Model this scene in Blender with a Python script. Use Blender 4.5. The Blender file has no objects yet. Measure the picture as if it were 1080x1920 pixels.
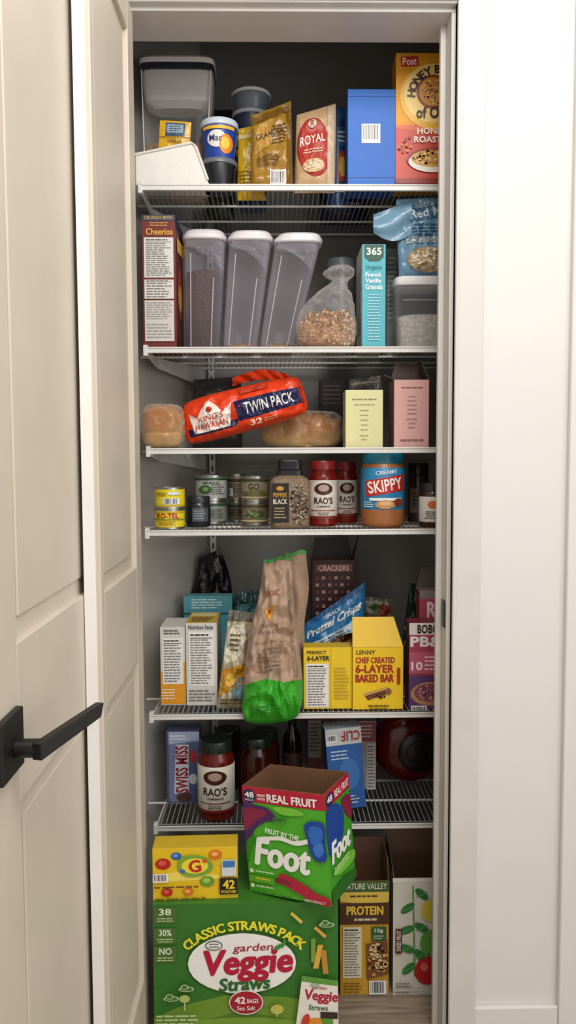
import bpy, bmesh, math, random
from mathutils import Vector, Matrix, noise
random.seed(7)
sc = bpy.context.scene; COL = sc.collection
F = 1480.0
CAM = Vector((0, 0, 1.254))
R = (Matrix.Rotation(math.radians(-1), 3, 'Z') @ Matrix.Rotation(math.radians(90-3.87), 3, 'X') @ Matrix.Rotation(math.radians(-.25), 3, 'Z'))
RI = R.inverted()
def at(px, py, Y):
    d = R @ Vector(((px-540)/F, -(py-960)/F, -1))
    return CAM + d*(Y/d.y)
def proj(p):
    q = RI @ (Vector(p)-CAM)
    return (540+F*q.x/-q.z, 960-F*q.y/-q.z)
try:
    sc.view_settings.view_transform = 'Standard'
    sc.view_settings.look = 'Medium Contrast'
except Exception: pass
cd = bpy.data.cameras.new('camera'); cam = bpy.data.objects.new('camera', cd); COL.objects.link(cam)
cam.matrix_world = Matrix.Translation(CAM) @ R.to_4x4()
cd.sensor_fit = 'VERTICAL'; cd.sensor_height = 36; cd.lens = F/1920*36; cd.clip_start = .02
sc.camera = cam

# ---------------------------------------------------------------- materials
def lin(h):
    h = h.lstrip('#'); o = []
    for i in (0, 2, 4):
        c = int(h[i:i+2], 16)/255
        o.append(c/12.92 if c <= .04045 else ((c+.055)/1.055)**2.4)
    return o
MC = {}
KP = dict(card=(.5, 0, 45, .03), film=(.26, .0, 45, .35), plast=(.32, 0, 60, .02), metal=(.28, .9, 80, .03), paint=(.45, 0, 9, .01), ink=(.42, 0, 50, 0),
          matte=(.85, 0, 25, .1), food=(.6, 0, 130, .5), sauce=(.18, 0, 40, .05), wall=(.7, 0, 6, 0), kraft=(.6, 0, 35, .35), black=(.45, 0, 60, 0))
def M(h, kind='card'):
    k = (h, kind)
    if k in MC: return MC[k]
    m = bpy.data.materials.new(kind+'_'+h.strip('#')); m.use_nodes = True
    nt = m.node_tree; n = nt.nodes; l = nt.links; b = n['Principled BSDF']
    c = lin(h)
    if kind in ('clear', 'haze', 'wrap'):
        out = n['Material Output']; tr = n.new('ShaderNodeBsdfTransparent'); mx = n.new('ShaderNodeMixShader')
        lw = n.new('ShaderNodeLayerWeight'); lw.inputs['Blend'].default_value = .3
        mp = n.new('ShaderNodeMapRange'); mp.inputs[3].default_value = dict(clear=.05, haze=.09, wrap=.08)[kind]; mp.inputs[4].default_value = dict(clear=.6, haze=.7, wrap=.72)[kind]
        l.new(lw.outputs['Facing'], mp.inputs[0]); l.new(mp.outputs[0], mx.inputs[0])
        tr.inputs[0].default_value = (.95, .95, .97, 1)
        b.inputs['Base Color'].default_value = (*c, 1); b.inputs['Roughness'].default_value = .07
        if kind == 'wrap':
            tc = n.new('ShaderNodeTexCoord'); nz = n.new('ShaderNodeTexNoise'); nz.inputs['Scale'].default_value = 45; nz.inputs['Detail'].default_value = 4
            nz.noise_type = 'RIDGED_MULTIFRACTAL'
            bu = n.new('ShaderNodeBump'); bu.inputs['Strength'].default_value = .9; bu.inputs['Distance'].default_value = .008
            l.new(tc.outputs['Object'], nz.inputs['Vector']); l.new(nz.outputs['Fac'], bu.inputs['Height']); l.new(bu.outputs[0], b.inputs['Normal']); l.new(bu.outputs[0], lw.inputs['Normal'])
        l.new(tr.outputs[0], mx.inputs[1]); l.new(b.outputs[0], mx.inputs[2]); l.new(mx.outputs[0], out.inputs[0])
        MC[k] = m; return m
    ro, me, scl, bp = KP[kind]
    tc = n.new('ShaderNodeTexCoord'); nz = n.new('ShaderNodeTexNoise'); nz.inputs['Scale'].default_value = scl; nz.inputs['Detail'].default_value = 3
    l.new(tc.outputs['Object'], nz.inputs['Vector'])
    mx = n.new('ShaderNodeMix'); mx.data_type = 'RGBA'
    a = .9 if kind != 'food' else .4; bb = 1.06 if kind != 'food' else 1.5
    if kind == 'wall': a = .97; bb = 1.02
    mx.inputs[6].default_value = (*[x*a for x in c], 1); mx.inputs[7].default_value = (*[min(1, x*bb) for x in c], 1)
    l.new(nz.outputs['Fac'], mx.inputs[0]); l.new(mx.outputs[2], b.inputs['Base Color'])
    b.inputs['Roughness'].default_value = ro; b.inputs['Metallic'].default_value = me
    if bp:
        bu = n.new('ShaderNodeBump'); bu.inputs['Strength'].default_value = bp; bu.inputs['Distance'].default_value = .01
        l.new(nz.outputs['Fac'], bu.inputs['Height']); l.new(bu.outputs[0], b.inputs['Normal'])
    MC[k] = m; return m
def wood():
    m = bpy.data.materials.new('wood_floor'); m.use_nodes = True; nt = m.node_tree; n = nt.nodes; l = nt.links; b = n['Principled BSDF']
    tc = n.new('ShaderNodeTexCoord'); mp = n.new('ShaderNodeMapping'); mp.inputs['Scale'].default_value = (2, 22, 1)
    nz = n.new('ShaderNodeTexNoise'); nz.inputs['Scale'].default_value = 4; nz.inputs['Detail'].default_value = 8
    cr = n.new('ShaderNodeValToRGB'); cr.color_ramp.elements[0].color = (*lin('#7a6a5c'), 1); cr.color_ramp.elements[1].color = (*lin('#b09c88'), 1)
    cr.color_ramp.elements[0].position = .3; cr.color_ramp.elements[1].position = .7
    l.new(tc.outputs['Object'], mp.inputs[0]); l.new(mp.outputs[0], nz.inputs['Vector']); l.new(nz.outputs['Fac'], cr.inputs[0]); l.new(cr.outputs[0], b.inputs['Base Color'])
    b.inputs['Roughness'].default_value = .5
    return m

# ---------------------------------------------------------------- objects
ORG = {}
def root(name, label, cat, loc, group=None):
    o = bpy.data.objects.new(name, None); COL.objects.link(o); o.location = loc; o.empty_display_size = .02
    o['label'] = label; o['category'] = cat
    if group: o['group'] = group
    ORG[o] = Vector(loc); return o
class MB:
    def __init__(s): s.v = []; s.f = []; s.m = []; s.sm = []; s.mats = []
    def mi(s, m):
        if m not in s.mats: s.mats.append(m)
        return s.mats.index(m)
    def add(s, vs, fs, mat, smooth=False):
        b = len(s.v); s.v += [Vector(v) for v in vs]
        for i, f in enumerate(fs):
            s.f.append([b+j for j in f]); s.m.append(s.mi(mat[i] if isinstance(mat, list) else mat)); s.sm.append(smooth)
        return s
    def hexa(s, P, mat):   # front,right,back,left,top,bottom
        return s.add(P, [(0,1,5,4),(1,2,6,5),(2,3,7,6),(3,0,4,7),(4,5,6,7),(0,3,2,1)], mat)
    def box(s, x0, x1, y0, y1, z0, z1, mat):
        return s.hexa([(x0,y0,z0),(x1,y0,z0),(x1,y1,z0),(x0,y1,z0),(x0,y0,z1),(x1,y0,z1),(x1,y1,z1),(x0,y1,z1)], mat)
    def plate(s, pts, t, mat):
        pts = [Vector(p) for p in pts]; n = (pts[1]-pts[0]).cross(pts[2]-pts[0]).normalized()*t; k = len(pts)
        fs = [list(range(k)), list(range(2*k-1, k-1, -1))]+[(i, (i+1) % k, k+(i+1) % k, k+i) for i in range(k)]
        return s.add(pts+[p+n for p in pts], fs, mat)
    def tube(s, pts, r, mat, n=10):
        pts = [Vector(p) for p in pts]; vs = []; k = len(pts)
        for i, p in enumerate(pts):
            d = (pts[min(i+1, k-1)]-pts[max(i-1, 0)]).normalized()
            a = d.orthogonal().normalized() if abs(d.z) > .9 else d.cross(Vector((0,0,1))).normalized()
            b = d.cross(a)
            rr = r[i] if isinstance(r, (list, tuple)) else r
            vs += [p+a*rr*math.cos(2*math.pi*j/n)+b*rr*math.sin(2*math.pi*j/n) for j in range(n)]
        fs = [(i*n+j, i*n+(j+1) % n, (i+1)*n+(j+1) % n, (i+1)*n+j) for i in range(k-1) for j in range(n)]
        fs += [list(range(n)), list(range((k-1)*n, k*n))]
        return s.add(vs, fs, mat, True)
    def loft(s, secs, mat, n=36, cap0=True, cap1=True, smooth=True):   # (cx,cy,z,rx,ry,pow)
        vs = []
        for cx, cy, z, rx, ry, pw in secs:
            for j in range(n):
                t = 2*math.pi*(j+.5)/n; c, q = math.cos(t), math.sin(t)
                vs.append((cx+rx*math.copysign(abs(c)**(2/pw), c), cy+ry*math.copysign(abs(q)**(2/pw), q), z))
        k = len(secs)
        fs = [(i*n+j, i*n+(j+1) % n, (i+1)*n+(j+1) % n, (i+1)*n+j) for i in range(k-1) for j in range(n)]
        s.add(vs, fs, mat, smooth)
        if cap0: s.add(vs[:n], [list(range(n))], mat)
        if cap1: s.add(vs[-n:], [list(range(n))], mat)
        return s
    def lathe(s, c, prof, mat, n=40, axis='Z'):
        vs = []; c = Vector(c)
        for r, z in prof:
            for j in range(n):
                t = 2*math.pi*j/n
                vs.append(c+(Vector((r*math.cos(t), r*math.sin(t), z)) if axis == 'Z' else Vector((r*math.cos(t), z, r*math.sin(t)))))
        fs = [(i*n+j, i*n+(j+1) % n, (i+1)*n+(j+1) % n, (i+1)*n+j) for i in range(len(prof)-1) for j in range(n)]
        return s.add(vs, fs, mat, True)
    def grid(s, fn, nu, nv, mat):
        vs = [fn(i/nu, j/nv) for j in range(nv+1) for i in range(nu+1)]
        fs = [(j*(nu+1)+i, j*(nu+1)+i+1, (j+1)*(nu+1)+i+1, (j+1)*(nu+1)+i) for j in range(nv) for i in range(nu)]
        return s.add(vs, fs, mat, True)
    def jitter(s, sc_, amp, zmin=-9):
        for i, v in enumerate(s.v):
            if v.z > zmin: s.v[i] = v+Vector((noise.noise(v*sc_), noise.noise(v*sc_+Vector((5,5,5))), noise.noise(v*sc_+Vector((9,1,4)))))*amp
        return s
    def build(s, name, parent=None, bevel=0, auto=35):
        org = ORG.get(parent, Vector((0,0,0)))
        me = bpy.data.meshes.new(name); me.from_pydata([tuple(v-org) for v in s.v], [], s.f)
        for m in s.mats: me.materials.append(m)
        for p, i, q in zip(me.polygons, s.m, s.sm): p.material_index = i; p.use_smooth = q
        bm = bmesh.new(); bm.from_mesh(me); bmesh.ops.remove_doubles(bm, verts=bm.verts, dist=1e-6); bmesh.ops.recalc_face_normals(bm, faces=bm.faces)
        for e in bm.edges:
            if len(e.link_faces) == 2 and e.calc_face_angle(0) > math.radians(auto): e.smooth = False
        bm.to_mesh(me); bm.free()
        o = bpy.data.objects.new(name, me); COL.objects.link(o); ORG[o] = org
        if parent: o.parent = parent
        if bevel:
            md = o.modifiers.new('bevel', 'BEVEL'); md.width = bevel; md.segments = 2; md.limit_method = 'ANGLE'
        return o

TC = {}
def tmesh(s, bold):
    k = (s, bold)
    if k in TC: return TC[k]
    cu = bpy.data.curves.new('t', 'FONT'); cu.body = s; cu.size = 1; cu.resolution_u = 3; cu.offset = bold
    cu.space_character = 1+bold*1.5
    o = bpy.data.objects.new('t', cu); COL.objects.link(o); bpy.context.view_layer.update()
    me = bpy.data.meshes.new_from_object(o.evaluated_get(bpy.context.evaluated_depsgraph_get()))
    vs = [(v.co.x, v.co.y) for v in me.vertices]; fs = [tuple(p.vertices) for p in me.polygons]
    bpy.data.objects.remove(o); bpy.data.curves.remove(cu); bpy.data.meshes.remove(me)
    xs = [v[0] for v in vs] or [0, 1]; ys = [v[1] for v in vs] or [0, 1]
    TC[k] = (vs, fs, min(xs), max(xs), min(ys), max(ys)); return TC[k]
class Print:
    def __init__(s, fn, rect, cuts=None, off=.0007, step=.00025): s.fn = fn; s.r = rect; s.cuts = cuts; s.off = off; s.step = step; s.mb = MB()
    def put(s, vs, fs, col):
        x0, y0, x1, y1 = s.r
        uv = [((x-x0)/(x1-x0), (y1-y)/(y1-y0)) for x, y in vs]
        mat = M(col, 'ink')
        if s.cuts:
            bm = bmesh.new(); bv = [bm.verts.new((u, v, 0)) for u, v in uv]
            for f in fs:
                try: bm.faces.new([bv[i] for i in f])
                except Exception: pass
            bmesh.ops.triangulate(bm, faces=bm.faces)
            for ax, nn in ((0, s.cuts[0]), (1, s.cuts[1])):
                lo = min(q[ax] for q in uv); hi = max(q[ax] for q in uv)
                for i in range(1, nn):
                    if lo < i/nn < hi:
                        co = [0,0,0]; no = [0,0,0]; co[ax] = i/nn; no[ax] = 1
                        bmesh.ops.bisect_plane(bm, geom=bm.verts[:]+bm.edges[:]+bm.faces[:], plane_co=co, plane_no=no)
            bm.verts.index_update()
            uv = [(v.co.x, v.co.y) for v in bm.verts]; fs = [[v.index for v in f.verts] for f in bm.faces]; bm.free()
        s.mb.add([s.fn(u, v, s.off) for u, v in uv], fs, mat); s.off += s.step; return s
    def rect(s, x0, y0, x1, y1, c): return s.put([(x0,y0),(x1,y0),(x1,y1),(x0,y1)], [(0,1,2,3)], c)
    def poly(s, pts, c): return s.put(pts, [tuple(range(len(pts)))], c)
    def blob(s, pts, c):   # smooth closed shape through points
        n = len(pts); P = []
        for i in range(n):
            a, b, d, e = pts[i-1], pts[i], pts[(i+1) % n], pts[(i+2) % n]
            for k in range(6):
                t = k/6
                P.append(tuple(.5*((2*b[j])+(-a[j]+d[j])*t+(2*a[j]-5*b[j]+4*d[j]-e[j])*t*t+(-a[j]+3*b[j]-3*d[j]+e[j])*t**3) for j in (0, 1)))
        return s.poly(P, c)
    def ell(s, cx, cy, rx, ry, c, ang=0, n=28):
        a = math.radians(ang); P = []
        for i in range(n):
            t = 2*math.pi*i/n; x = rx*math.cos(t); y = ry*math.sin(t)
            P.append((cx+x*math.cos(a)+y*math.sin(a), cy-x*math.sin(a)+y*math.cos(a)))
        return s.poly(P, c)
    def text(s, t, x0, y0, x1, y1, c, ang=0, bold=.015, sh=0):
        vs, fs, a, b, d, e = tmesh(t, bold)
        if not vs: return s
        W = x1-x0; H = y1-y0; cx = (x0+x1)/2; cy = (y0+y1)/2; q = math.radians(ang); P = []
        for x, y in vs:
            X = ((x-a)/(b-a)-.5)*W; Yy = ((y-d)/(e-d)-.5)*H; X += sh*Yy
            P.append((cx+X*math.cos(q)-Yy*math.sin(q), cy-X*math.sin(q)-Yy*math.cos(q)))
        return s.put(P, fs, c)
    def fat(s, t, x0, y0, x1, y1, c, ang=0, w=1.0, sh=0):   # heavy lettering from slightly shifted copies
        st = s.step; s.step = .00004
        for dx, dy in ((-w, 0), (w, 0), (0, -w*.6), (0, w*.6), (0, 0)): s.text(t, x0+dx, y0+dy, x1+dx, y1+dy, c, ang, .012, sh)
        s.step = st; s.off += st; return s
    def arc(s, t, cx, cy, rx, a0, a1, h, c, ry=None, bold=.02, sx=1):
        ry = ry or rx; n = len(t); P = []; Fc = []
        ws = [max(.28, tmesh(ch, bold)[3]-tmesh(ch, bold)[2])+.10 if ch != ' ' else .34 for ch in t]; tot = sum(ws); acc = 0
        for i, ch in enumerate(t):
            fr_ = (acc+ws[i]/2)/tot; acc += ws[i]
            if ch == ' ': continue
            an = math.radians(a0+(a1-a0)*fr_); vs, fs, a, b, d, e = tmesh(ch, bold); k = h/.72
            X0 = cx+rx*math.sin(an); Y0 = cy-ry*math.cos(an); m = (a+b)/2; bs = len(P)
            sl = math.atan2(ry*math.sin(an), rx*math.cos(an))
            for x, y in vs:
                X = (x-m)*k*sx; Yy = (y-.36)*k
                P.append((X0+X*math.cos(sl)+Yy*math.sin(sl), Y0+X*math.sin(sl)-Yy*math.cos(sl)))
            Fc += [tuple(bs+j for j in f) for f in fs]
        return s.put(P, Fc, c)
    def lines(s, x0, y0, x1, y1, n, c, j=.25, ctr=False):
        P = []; Q = []; dy = (y1-y0)/n
        for i in range(n):
            w = (x1-x0)*(1-random.random()*j); a = x0+((x1-x0-w)/2 if ctr else 0); y = y0+dy*(i+.25)
            x = a
            while x < a+w-1e-6:
                ww = min((x1-x0)*random.uniform(.12, .3), a+w-x); b = len(P)
                P += [(x,y),(x+ww,y),(x+ww,y+dy*.42),(x,y+dy*.42)]; Q.append((b,b+1,b+2,b+3)); x += ww+(x1-x0)*.035
        return s.put(P, Q, c)
    def nutri(s, x0, y0, x1, y1, n=12, bg='#e9e7e2'):
        s.rect(x0, y0, x1, y1, bg); w = x1-x0; h = y1-y0
        s.lines(x0+w*.07, y0+h*.03, x1-w*.2, y0+h*.1, 1, '#222222', 0)
        s.rect(x0+w*.06, y0+h*.11, x1-w*.06, y0+h*.122, '#222222')
        return s.lines(x0+w*.07, y0+h*.13, x1-w*.07, y1-h*.03, n, '#7c7976', .3)
    def bars(s, x0, y0, x1, y1, n=11):
        s.rect(x0, y0, x1, y1, '#f2f2f0'); P = []; Q = []; w = (x1-x0)*.84/n; a = x0+(x1-x0)*.08
        for i in range(n):
            b = len(P); q = w*random.choice((.3, .5, .7)); P += [(a,y0+2),(a+q,y0+2),(a+q,y1-3),(a,y1-3)]; Q.append((b,b+1,b+2,b+3)); a += w
        return s.put(P, Q, '#1b1b1b')
    def specks(s, cx, cy, rx, ry, n, cols, r=2):
        for c in cols:
            P = []; Q = []
            for i in range(max(1, n//len(cols))):
                a = random.random()*6.283; d = math.sqrt(random.random()); x = cx+rx*d*math.cos(a); y = cy+ry*d*math.sin(a); b = len(P); t = random.random()*3
                for k in range(6): P.append((x+r*1.5*math.cos(k*1.047+t), y+r*math.sin(k*1.047+t)))
                Q.append(tuple(range(b, b+6)))
            s.put(P, Q, c)
        return s
    def build(s, parent, name='printed_artwork'): return s.mb.build(name, parent) if s.mb.f else None

def frame_body(rt, O, U, V, N, depth, cols, opened=False, inner='#8a6647', name='carton_body'):
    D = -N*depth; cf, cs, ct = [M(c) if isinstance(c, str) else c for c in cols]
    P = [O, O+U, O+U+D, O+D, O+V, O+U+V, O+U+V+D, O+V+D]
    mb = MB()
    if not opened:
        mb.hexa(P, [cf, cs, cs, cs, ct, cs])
    else:
        t = .0022; u = U.normalized()*t; d = D.normalized()*t; v = V.normalized()*t; ki = M(inner)
        I = [O+u+d+v, O+U-u+d+v, O+U-u-d+D+v, O+u+D-d+v]; J = [p+V-v for p in I]
        A = P+I+J
        mb.add(A, [(0,1,5,4),(1,2,6,5),(2,3,7,6),(3,0,4,7),(0,3,2,1),(8,9,13,12),(9,10,14,13),(10,11,15,14),(11,8,12,15),(8,11,10,9),
                   (4,5,13,12),(5,6,14,13),(6,7,15,14),(7,4,12,15)], [cf, cs, cs, cs, cs, ki, ki, ki, ki, ki, ki, ki, ki, ki])
    return mb.build(name, rt, bevel=.0007 if not opened else 0)
def carton(name, label, x0, x1, yt, Y, zb, depth, cols, yaw=0, opened=False, cat='box', group=None, width=None, inner='#8a6647', roll=0):
    ym = (yt+proj((0, Y, zb))[1])/2
    a = at(x0, ym, Y); b = at(x1, ym, Y); h = at((x0+x1)/2, yt, Y).z-zb; w = width or (b.x-a.x)
    q = math.radians(yaw); r_ = math.radians(roll); U0 = Vector((math.cos(q), math.sin(q), 0)); Z = Vector((0, 0, 1)); N = Vector((math.sin(q), -math.cos(q), 0))
    U = (U0*math.cos(r_)+Z*math.sin(r_))*w; O = Vector((a.x, Y, zb)); V = (Z*math.cos(r_)-U0*math.sin(r_))*h
    rt = root(name, label, cat, O+U/2-N*depth/2, group)
    frame_body(rt, O, U, V, N, depth, cols, opened, inner)
    pxe = x0+(x1-x0)*(w/(b.x-a.x)) if width else x1
    yb = proj(O+U*.5)[1]
    fp = Print(lambda u, v, o: O+U*u+V*v+N*o, (x0, yt, pxe, yb))
    rt_side = lambda r: Print(lambda u, v, o: O+U-N*depth*u+V*v+U.normalized()*o, r)
    lf_side = lambda r: Print(lambda u, v, o: O-N*depth*(1-u)+V*v-U.normalized()*o, r)
    return rt, fp, rt_side, lf_side, (O, U, V, N)
def pouch(name, label, TL, TR, BR, BL, Ys, thick, colr, kind='film', cr=.003, prof='stand', cat='bag', rect=(0,0,100,100), zb=None, seed=0, group=None, back=.8, part='bag_body', nu=26, nv=30, pinch=0, freq=22, lumps=0, warp=None, rnd=None, crease=1.0):
    if not isinstance(Ys, (list, tuple)): Ys = (Ys,)*2
    P = [at(*TL, Ys[0]), at(*TR, Ys[0]), at(*BR, Ys[1]), at(*BL, Ys[1])]
    if zb is not None: P[2].z = zb; P[3].z = zb
    N = (P[2]-P[3]).cross(P[0]-P[3]).normalized()
    if N.y > 0: N = -N
    if rnd is None: rnd = .16 if prof == 'pillow' else .03
    def pf(v):
        if prof == 'stand': return (min(1, max(0, v)/.12)**.5)*max(0, 1-v)**.6
        if prof == 'pillow': return max(0, math.sin(math.pi*min(1, max(0, v))))**.45
        return 1
    def base(u, v):
        if pinch: u = .5+(u-.5)*(1-pinch*math.sin(math.pi*v))
        if rnd:
            u, v = .5+(u-.5)*(1-rnd*.5*abs(2*v-1)**5), .5+(v-.5)*(1-rnd*abs(2*u-1)**4) if prof == 'pillow' else v
        if warp: u, v = warp(u, v)
        return P[3]*(1-u)*(1-v)+P[2]*u*(1-v)+P[1]*u*v+P[0]*(1-u)*v
    def fn(u, v, o=0, s=1):
        uu = min(1, max(0, u)); vv = min(1, max(0, v))
        th = thick*pf(v)*max(0, math.sin(math.pi*uu))**.5
        if lumps: th *= .86+.14*abs(math.cos(math.pi*lumps*uu))+.04*abs(math.cos(math.pi*2*vv))
        b = base(u, v); q = b*freq+Vector((seed, 0, 0))
        rid = 1-2.6*abs(noise.noise(q*1.5+Vector((0, 7, seed))))
        rid2 = 1-2.6*abs(noise.noise(Vector((q.x*3.2, q.y, q.z*1.6))+Vector((3, 2, seed))))
        c = noise.noise(q)*cr*1.8+(rid*.9+rid2*.55)*cr*crease
        e = min(1, max(0, 6*min(uu, 1-uu, vv, 1-vv))+.25)
        return b+N*(s*th+c*e+o)
    rt = root(name, label, cat, (P[2]+P[3])/2, group)
    mb = MB(); m = M(colr, kind); mb.grid(lambda u, v: fn(u, v), nu, nv, m); mb.grid(lambda u, v: fn(u, v, -.0004, -back), nu, nv, m)
    mb.build(part, rt, auto=60)
    return rt, Print(lambda u, v, o: fn(u, v, o), rect, (nu, nv), .0012, .0005), fn
def jar(name, label, x0, x1, yt, Y, zb, parts, cat='jar', group=None, pw=2):
    ym = (yt+proj((0, Y, zb))[1])/2; a = at(x0, ym, Y); b = at(x1, ym, Y); Rr = (b.x-a.x)/2; c = Vector(((a.x+b.x)/2, Y, zb)); H = at((x0+x1)/2, yt, Y).z-zb
    rt = root(name, label, cat, c, group); po = {}
    for pn, mat, prof in parts:
        mb = MB()
        if pw == 2: mb.lathe(c, [(r*Rr, z*H) for r, z in prof], mat)
        else: mb.loft([(c.x, c.y, c.z+z*H, max(r*Rr, .0001), max(r*Rr*.8, .0001), pw) for r, z in prof], mat, cap0=False, cap1=False)
        po[pn] = mb.build(pn, rt)
    return rt, c, Rr, H, po
def cyl(c, r, H, v0, v1, rect):
    def fn(u, v, o):
        th = math.asin(max(-.99, min(.99, 2*u-1)))
        return Vector((c.x+(r+o)*math.sin(th), c.y-(r+o)*math.cos(th), c.z+H*(v0+(v1-v0)*v)))
    return Print(fn, rect, (26, 1), .001, .0003)
def flakes(parent, fn, n, cols, r, name='flakes'):
    mb = MB()
    for i in range(n):
        p = Vector(fn()); a = Vector((random.uniform(-1,1), random.uniform(-1,1), random.uniform(-1,1))).normalized(); b = a.orthogonal().normalized(); c = a.cross(b); q = r*random.uniform(.6, 1.3)
        top = [p+(b*math.cos(k*1.047)+c*math.sin(k*1.047)*.75)*q for k in range(6)]
        mb.add(top+[p+a*q*.35, p-a*q*.25], [(k, (k+1) % 6, 6) for k in range(6)]+[((k+1) % 6, k, 7) for k in range(6)], M(cols[i % len(cols)], 'matte'), True)
    o = mb.build(name, parent); o['kind'] = 'stuff'; return o

# ---------------------------------------------------------------- setting
def struct(o): o['kind'] = 'structure'; return o
WHT = M('#d2cec8', 'paint'); WALLR = M('#dad7d3', 'wall'); INNER_SHADE = M('#8a8783', 'wall'); INNER_SHADE_L = M('#b8b4ae', 'wall'); DOOR = M('#cfc4b3', 'paint')  # closet interior: white paint greyed to hold its shade, less on left wall
YF = 1.60; YB = 2.16; XL = -.325; XR = .44; ZC = 2.38
xc = at(385, 1020, YB).x
def wallx(Y): return XL if Y < 1.92 else XL+(xc-XL)*(Y-1.92)/(YB-1.92)
struct(MB().box(-2.2, 2.2, -1.2, 2.3, -.05, 0, wood()).build('floor'))
struct(MB().box(-.5, .6, YB, YB+.08, 0, ZC, INNER_SHADE).build('wall_back'))
mb = MB(); mb.plate([(XL,1.70,0),(XL,1.92,0),(xc,YB,0),(xc,YB+.05,0),(XL-.08,YB+.05,0),(XL-.08,1.70,0)], -ZC, INNER_SHADE_L); struct(mb.build('wall_left'))
struct(MB().box(XR, XR+.08, 1.70, YB, 0, ZC, INNER_SHADE).build('wall_right'))
struct(MB().box(-.5, .6, 1.70, YB+.08, ZC, ZC+.05, INNER_SHADE).build('ceiling'))
xj = at(838, 900, YF).x; xo = at(903, 900, 1.58).x; zj = at(540, 24, YF).z
mb = MB(); mb.box(xj+.02, 2.2, YF, 1.70, 0, 2.7, WALLR); mb.box(-2.2, -.36, YF, 1.70, 0, 2.7, WALLR); mb.box(-.36, xj+.02, YF, 1.70, zj+.02, 2.7, WALLR); struct(mb.build('wall_front'))
struct(MB().box(xj, xj+.02, YF-.005, 1.71, 0, zj, WHT).build('trim_1', bevel=.002))
mb = MB(); mb.box(xj-.012, xj, 1.640, 1.655, 0, zj-.0, WHT); struct(mb.build('trim_2', bevel=.002))
mb = MB(); mb.box(-.36, xj+.02, YF-.005, 1.71, zj, zj+.02, WHT); struct(mb.build('trim_3', bevel=.002))
struct(MB().box(-.36, -.33, YF, 1.71, 0, zj, WHT).build('trim_4'))
mb = MB(); mb.box(xj+.008, xo, 1.578, YF, 0, zj+.1, WHT); mb.box(xj+.008, xj+.016, 1.573, YF, 0, zj+.1, WHT); struct(mb.build('trim_5', bevel=.003))
mb = MB(); mb.box(-.40, xj+.008, 1.578, YF, zj+.008, zj+.1, WHT); mb.box(-.40, xj+.008, 1.570, YF, zj+.012, zj+.022, WHT); struct(mb.build('trim_6', bevel=.003))
z1 = at(980, 1888, 1.59).z; xp = at(1066, 900, 1.588).x
mb = MB(); mb.box(xo, xp, 1.588, YF, 0, z1, WALLR); struct(mb.build('baseboard_right', bevel=.003))
mb = MB(); mb.box(xp, 1.2, 1.584, YF, 0, 2.7, WALLR); struct(mb.build('trim_7', bevel=.003))
sp = MB(); q = at(832, 1146, 1.64); sp.box(xj-.003, xj+.001, 1.603, 1.632, q.z-.028, q.z+.028, M('#141414', 'plast')); o = sp.build('latch_strike', bpy.data.objects['trim_1'], bevel=.001)

def leaf(name, xf, y0, y1, th, st):
    rc = .009; H0 = .01; H1 = zj-.004
    zA = at(200, 1108, 1.26).z; zB = at(200, 1322, 1.26).z
    mb = MB(); mb.box(xf-th, xf-rc, y0+.002, y1-.002, H0, H1, DOOR)
    mb.box(xf-th, xf, y0, y0+st, H0, H1, DOOR); mb.box(xf-th, xf, y1-.06, y1, H0, H1, DOOR)
    for a, b in ((H0, .2), (zB, zA), (H1-.06, H1)): mb.box(xf-th+.001, xf-.0003, y0+st, y1-.06, a, b, DOOR)
    for a, b in ((.2, zB), (zA, H1-.06)):
        mb.box(xf-rc-.001, xf-rc+.003, y0+st+.026, y1-.086, a+.026, b-.026, DOOR)
    return struct(mb.build(name, bevel=.003))
xB = at(190, 1110, 1.22).x; xA = at(157, 1110, 1.22).x
dB = leaf('door_2', xB, 1.22, 1.597, xB-xA-.001, .022)
dA = leaf('door_1', xA, .50, 1.55, .035, .40)
eg = MB(); eg.box(xA+.001, xB-.008, 1.2185, 1.2205, .02, zj-.01, M('#f0eeea', 'paint')); eg.build('edge_strip', dB)
BK = M('#090909', 'black')
def solveY(X, z, px):
    a, b = .5, 1.6
    for _ in range(40):
        m_ = (a+b)/2
        if proj((X, m_, z))[0] < px: a = m_
        else: b = m_
    return (a+b)/2
yb_ = solveY(xA+.01, .9, 49); ya = yb_-.072
zt_ = at(49, 1322, yb_).z; zb_ = at(49, 1430, yb_).z
h = MB(); h.box(xA, xA+.009, ya, yb_, zb_, zt_, BK); ros = h.build('handle_rosette', dA, bevel=.002)
yc = (ya+yb_)/2+.006; e = at(84, 1400, yc+.004); tip = at(188, 1328, yc+.125)
h = MB(); h.tube([(xA+.008, yc, e.z), (xA+.02, yc, e.z), (e.x-.002, yc, e.z)], .0105, BK, 16)
d = (tip-e); up = Vector((0, 0, .0095)); dn = d.normalized(); sd = dn.cross(Vector((0, 0, 1))).normalized()*.006
A0 = e-dn*.016; A1 = tip; cut = dn*.008
h.hexa([A0-sd-up, A0+sd-up, A1+sd-up*.85-cut, A1-sd-up*.85-cut, A0-sd+up, A0+sd+up, A1+sd+up*.85, A1-sd+up*.85], BK)
h.build('door_lever', ros, bevel=.0015)

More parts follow.
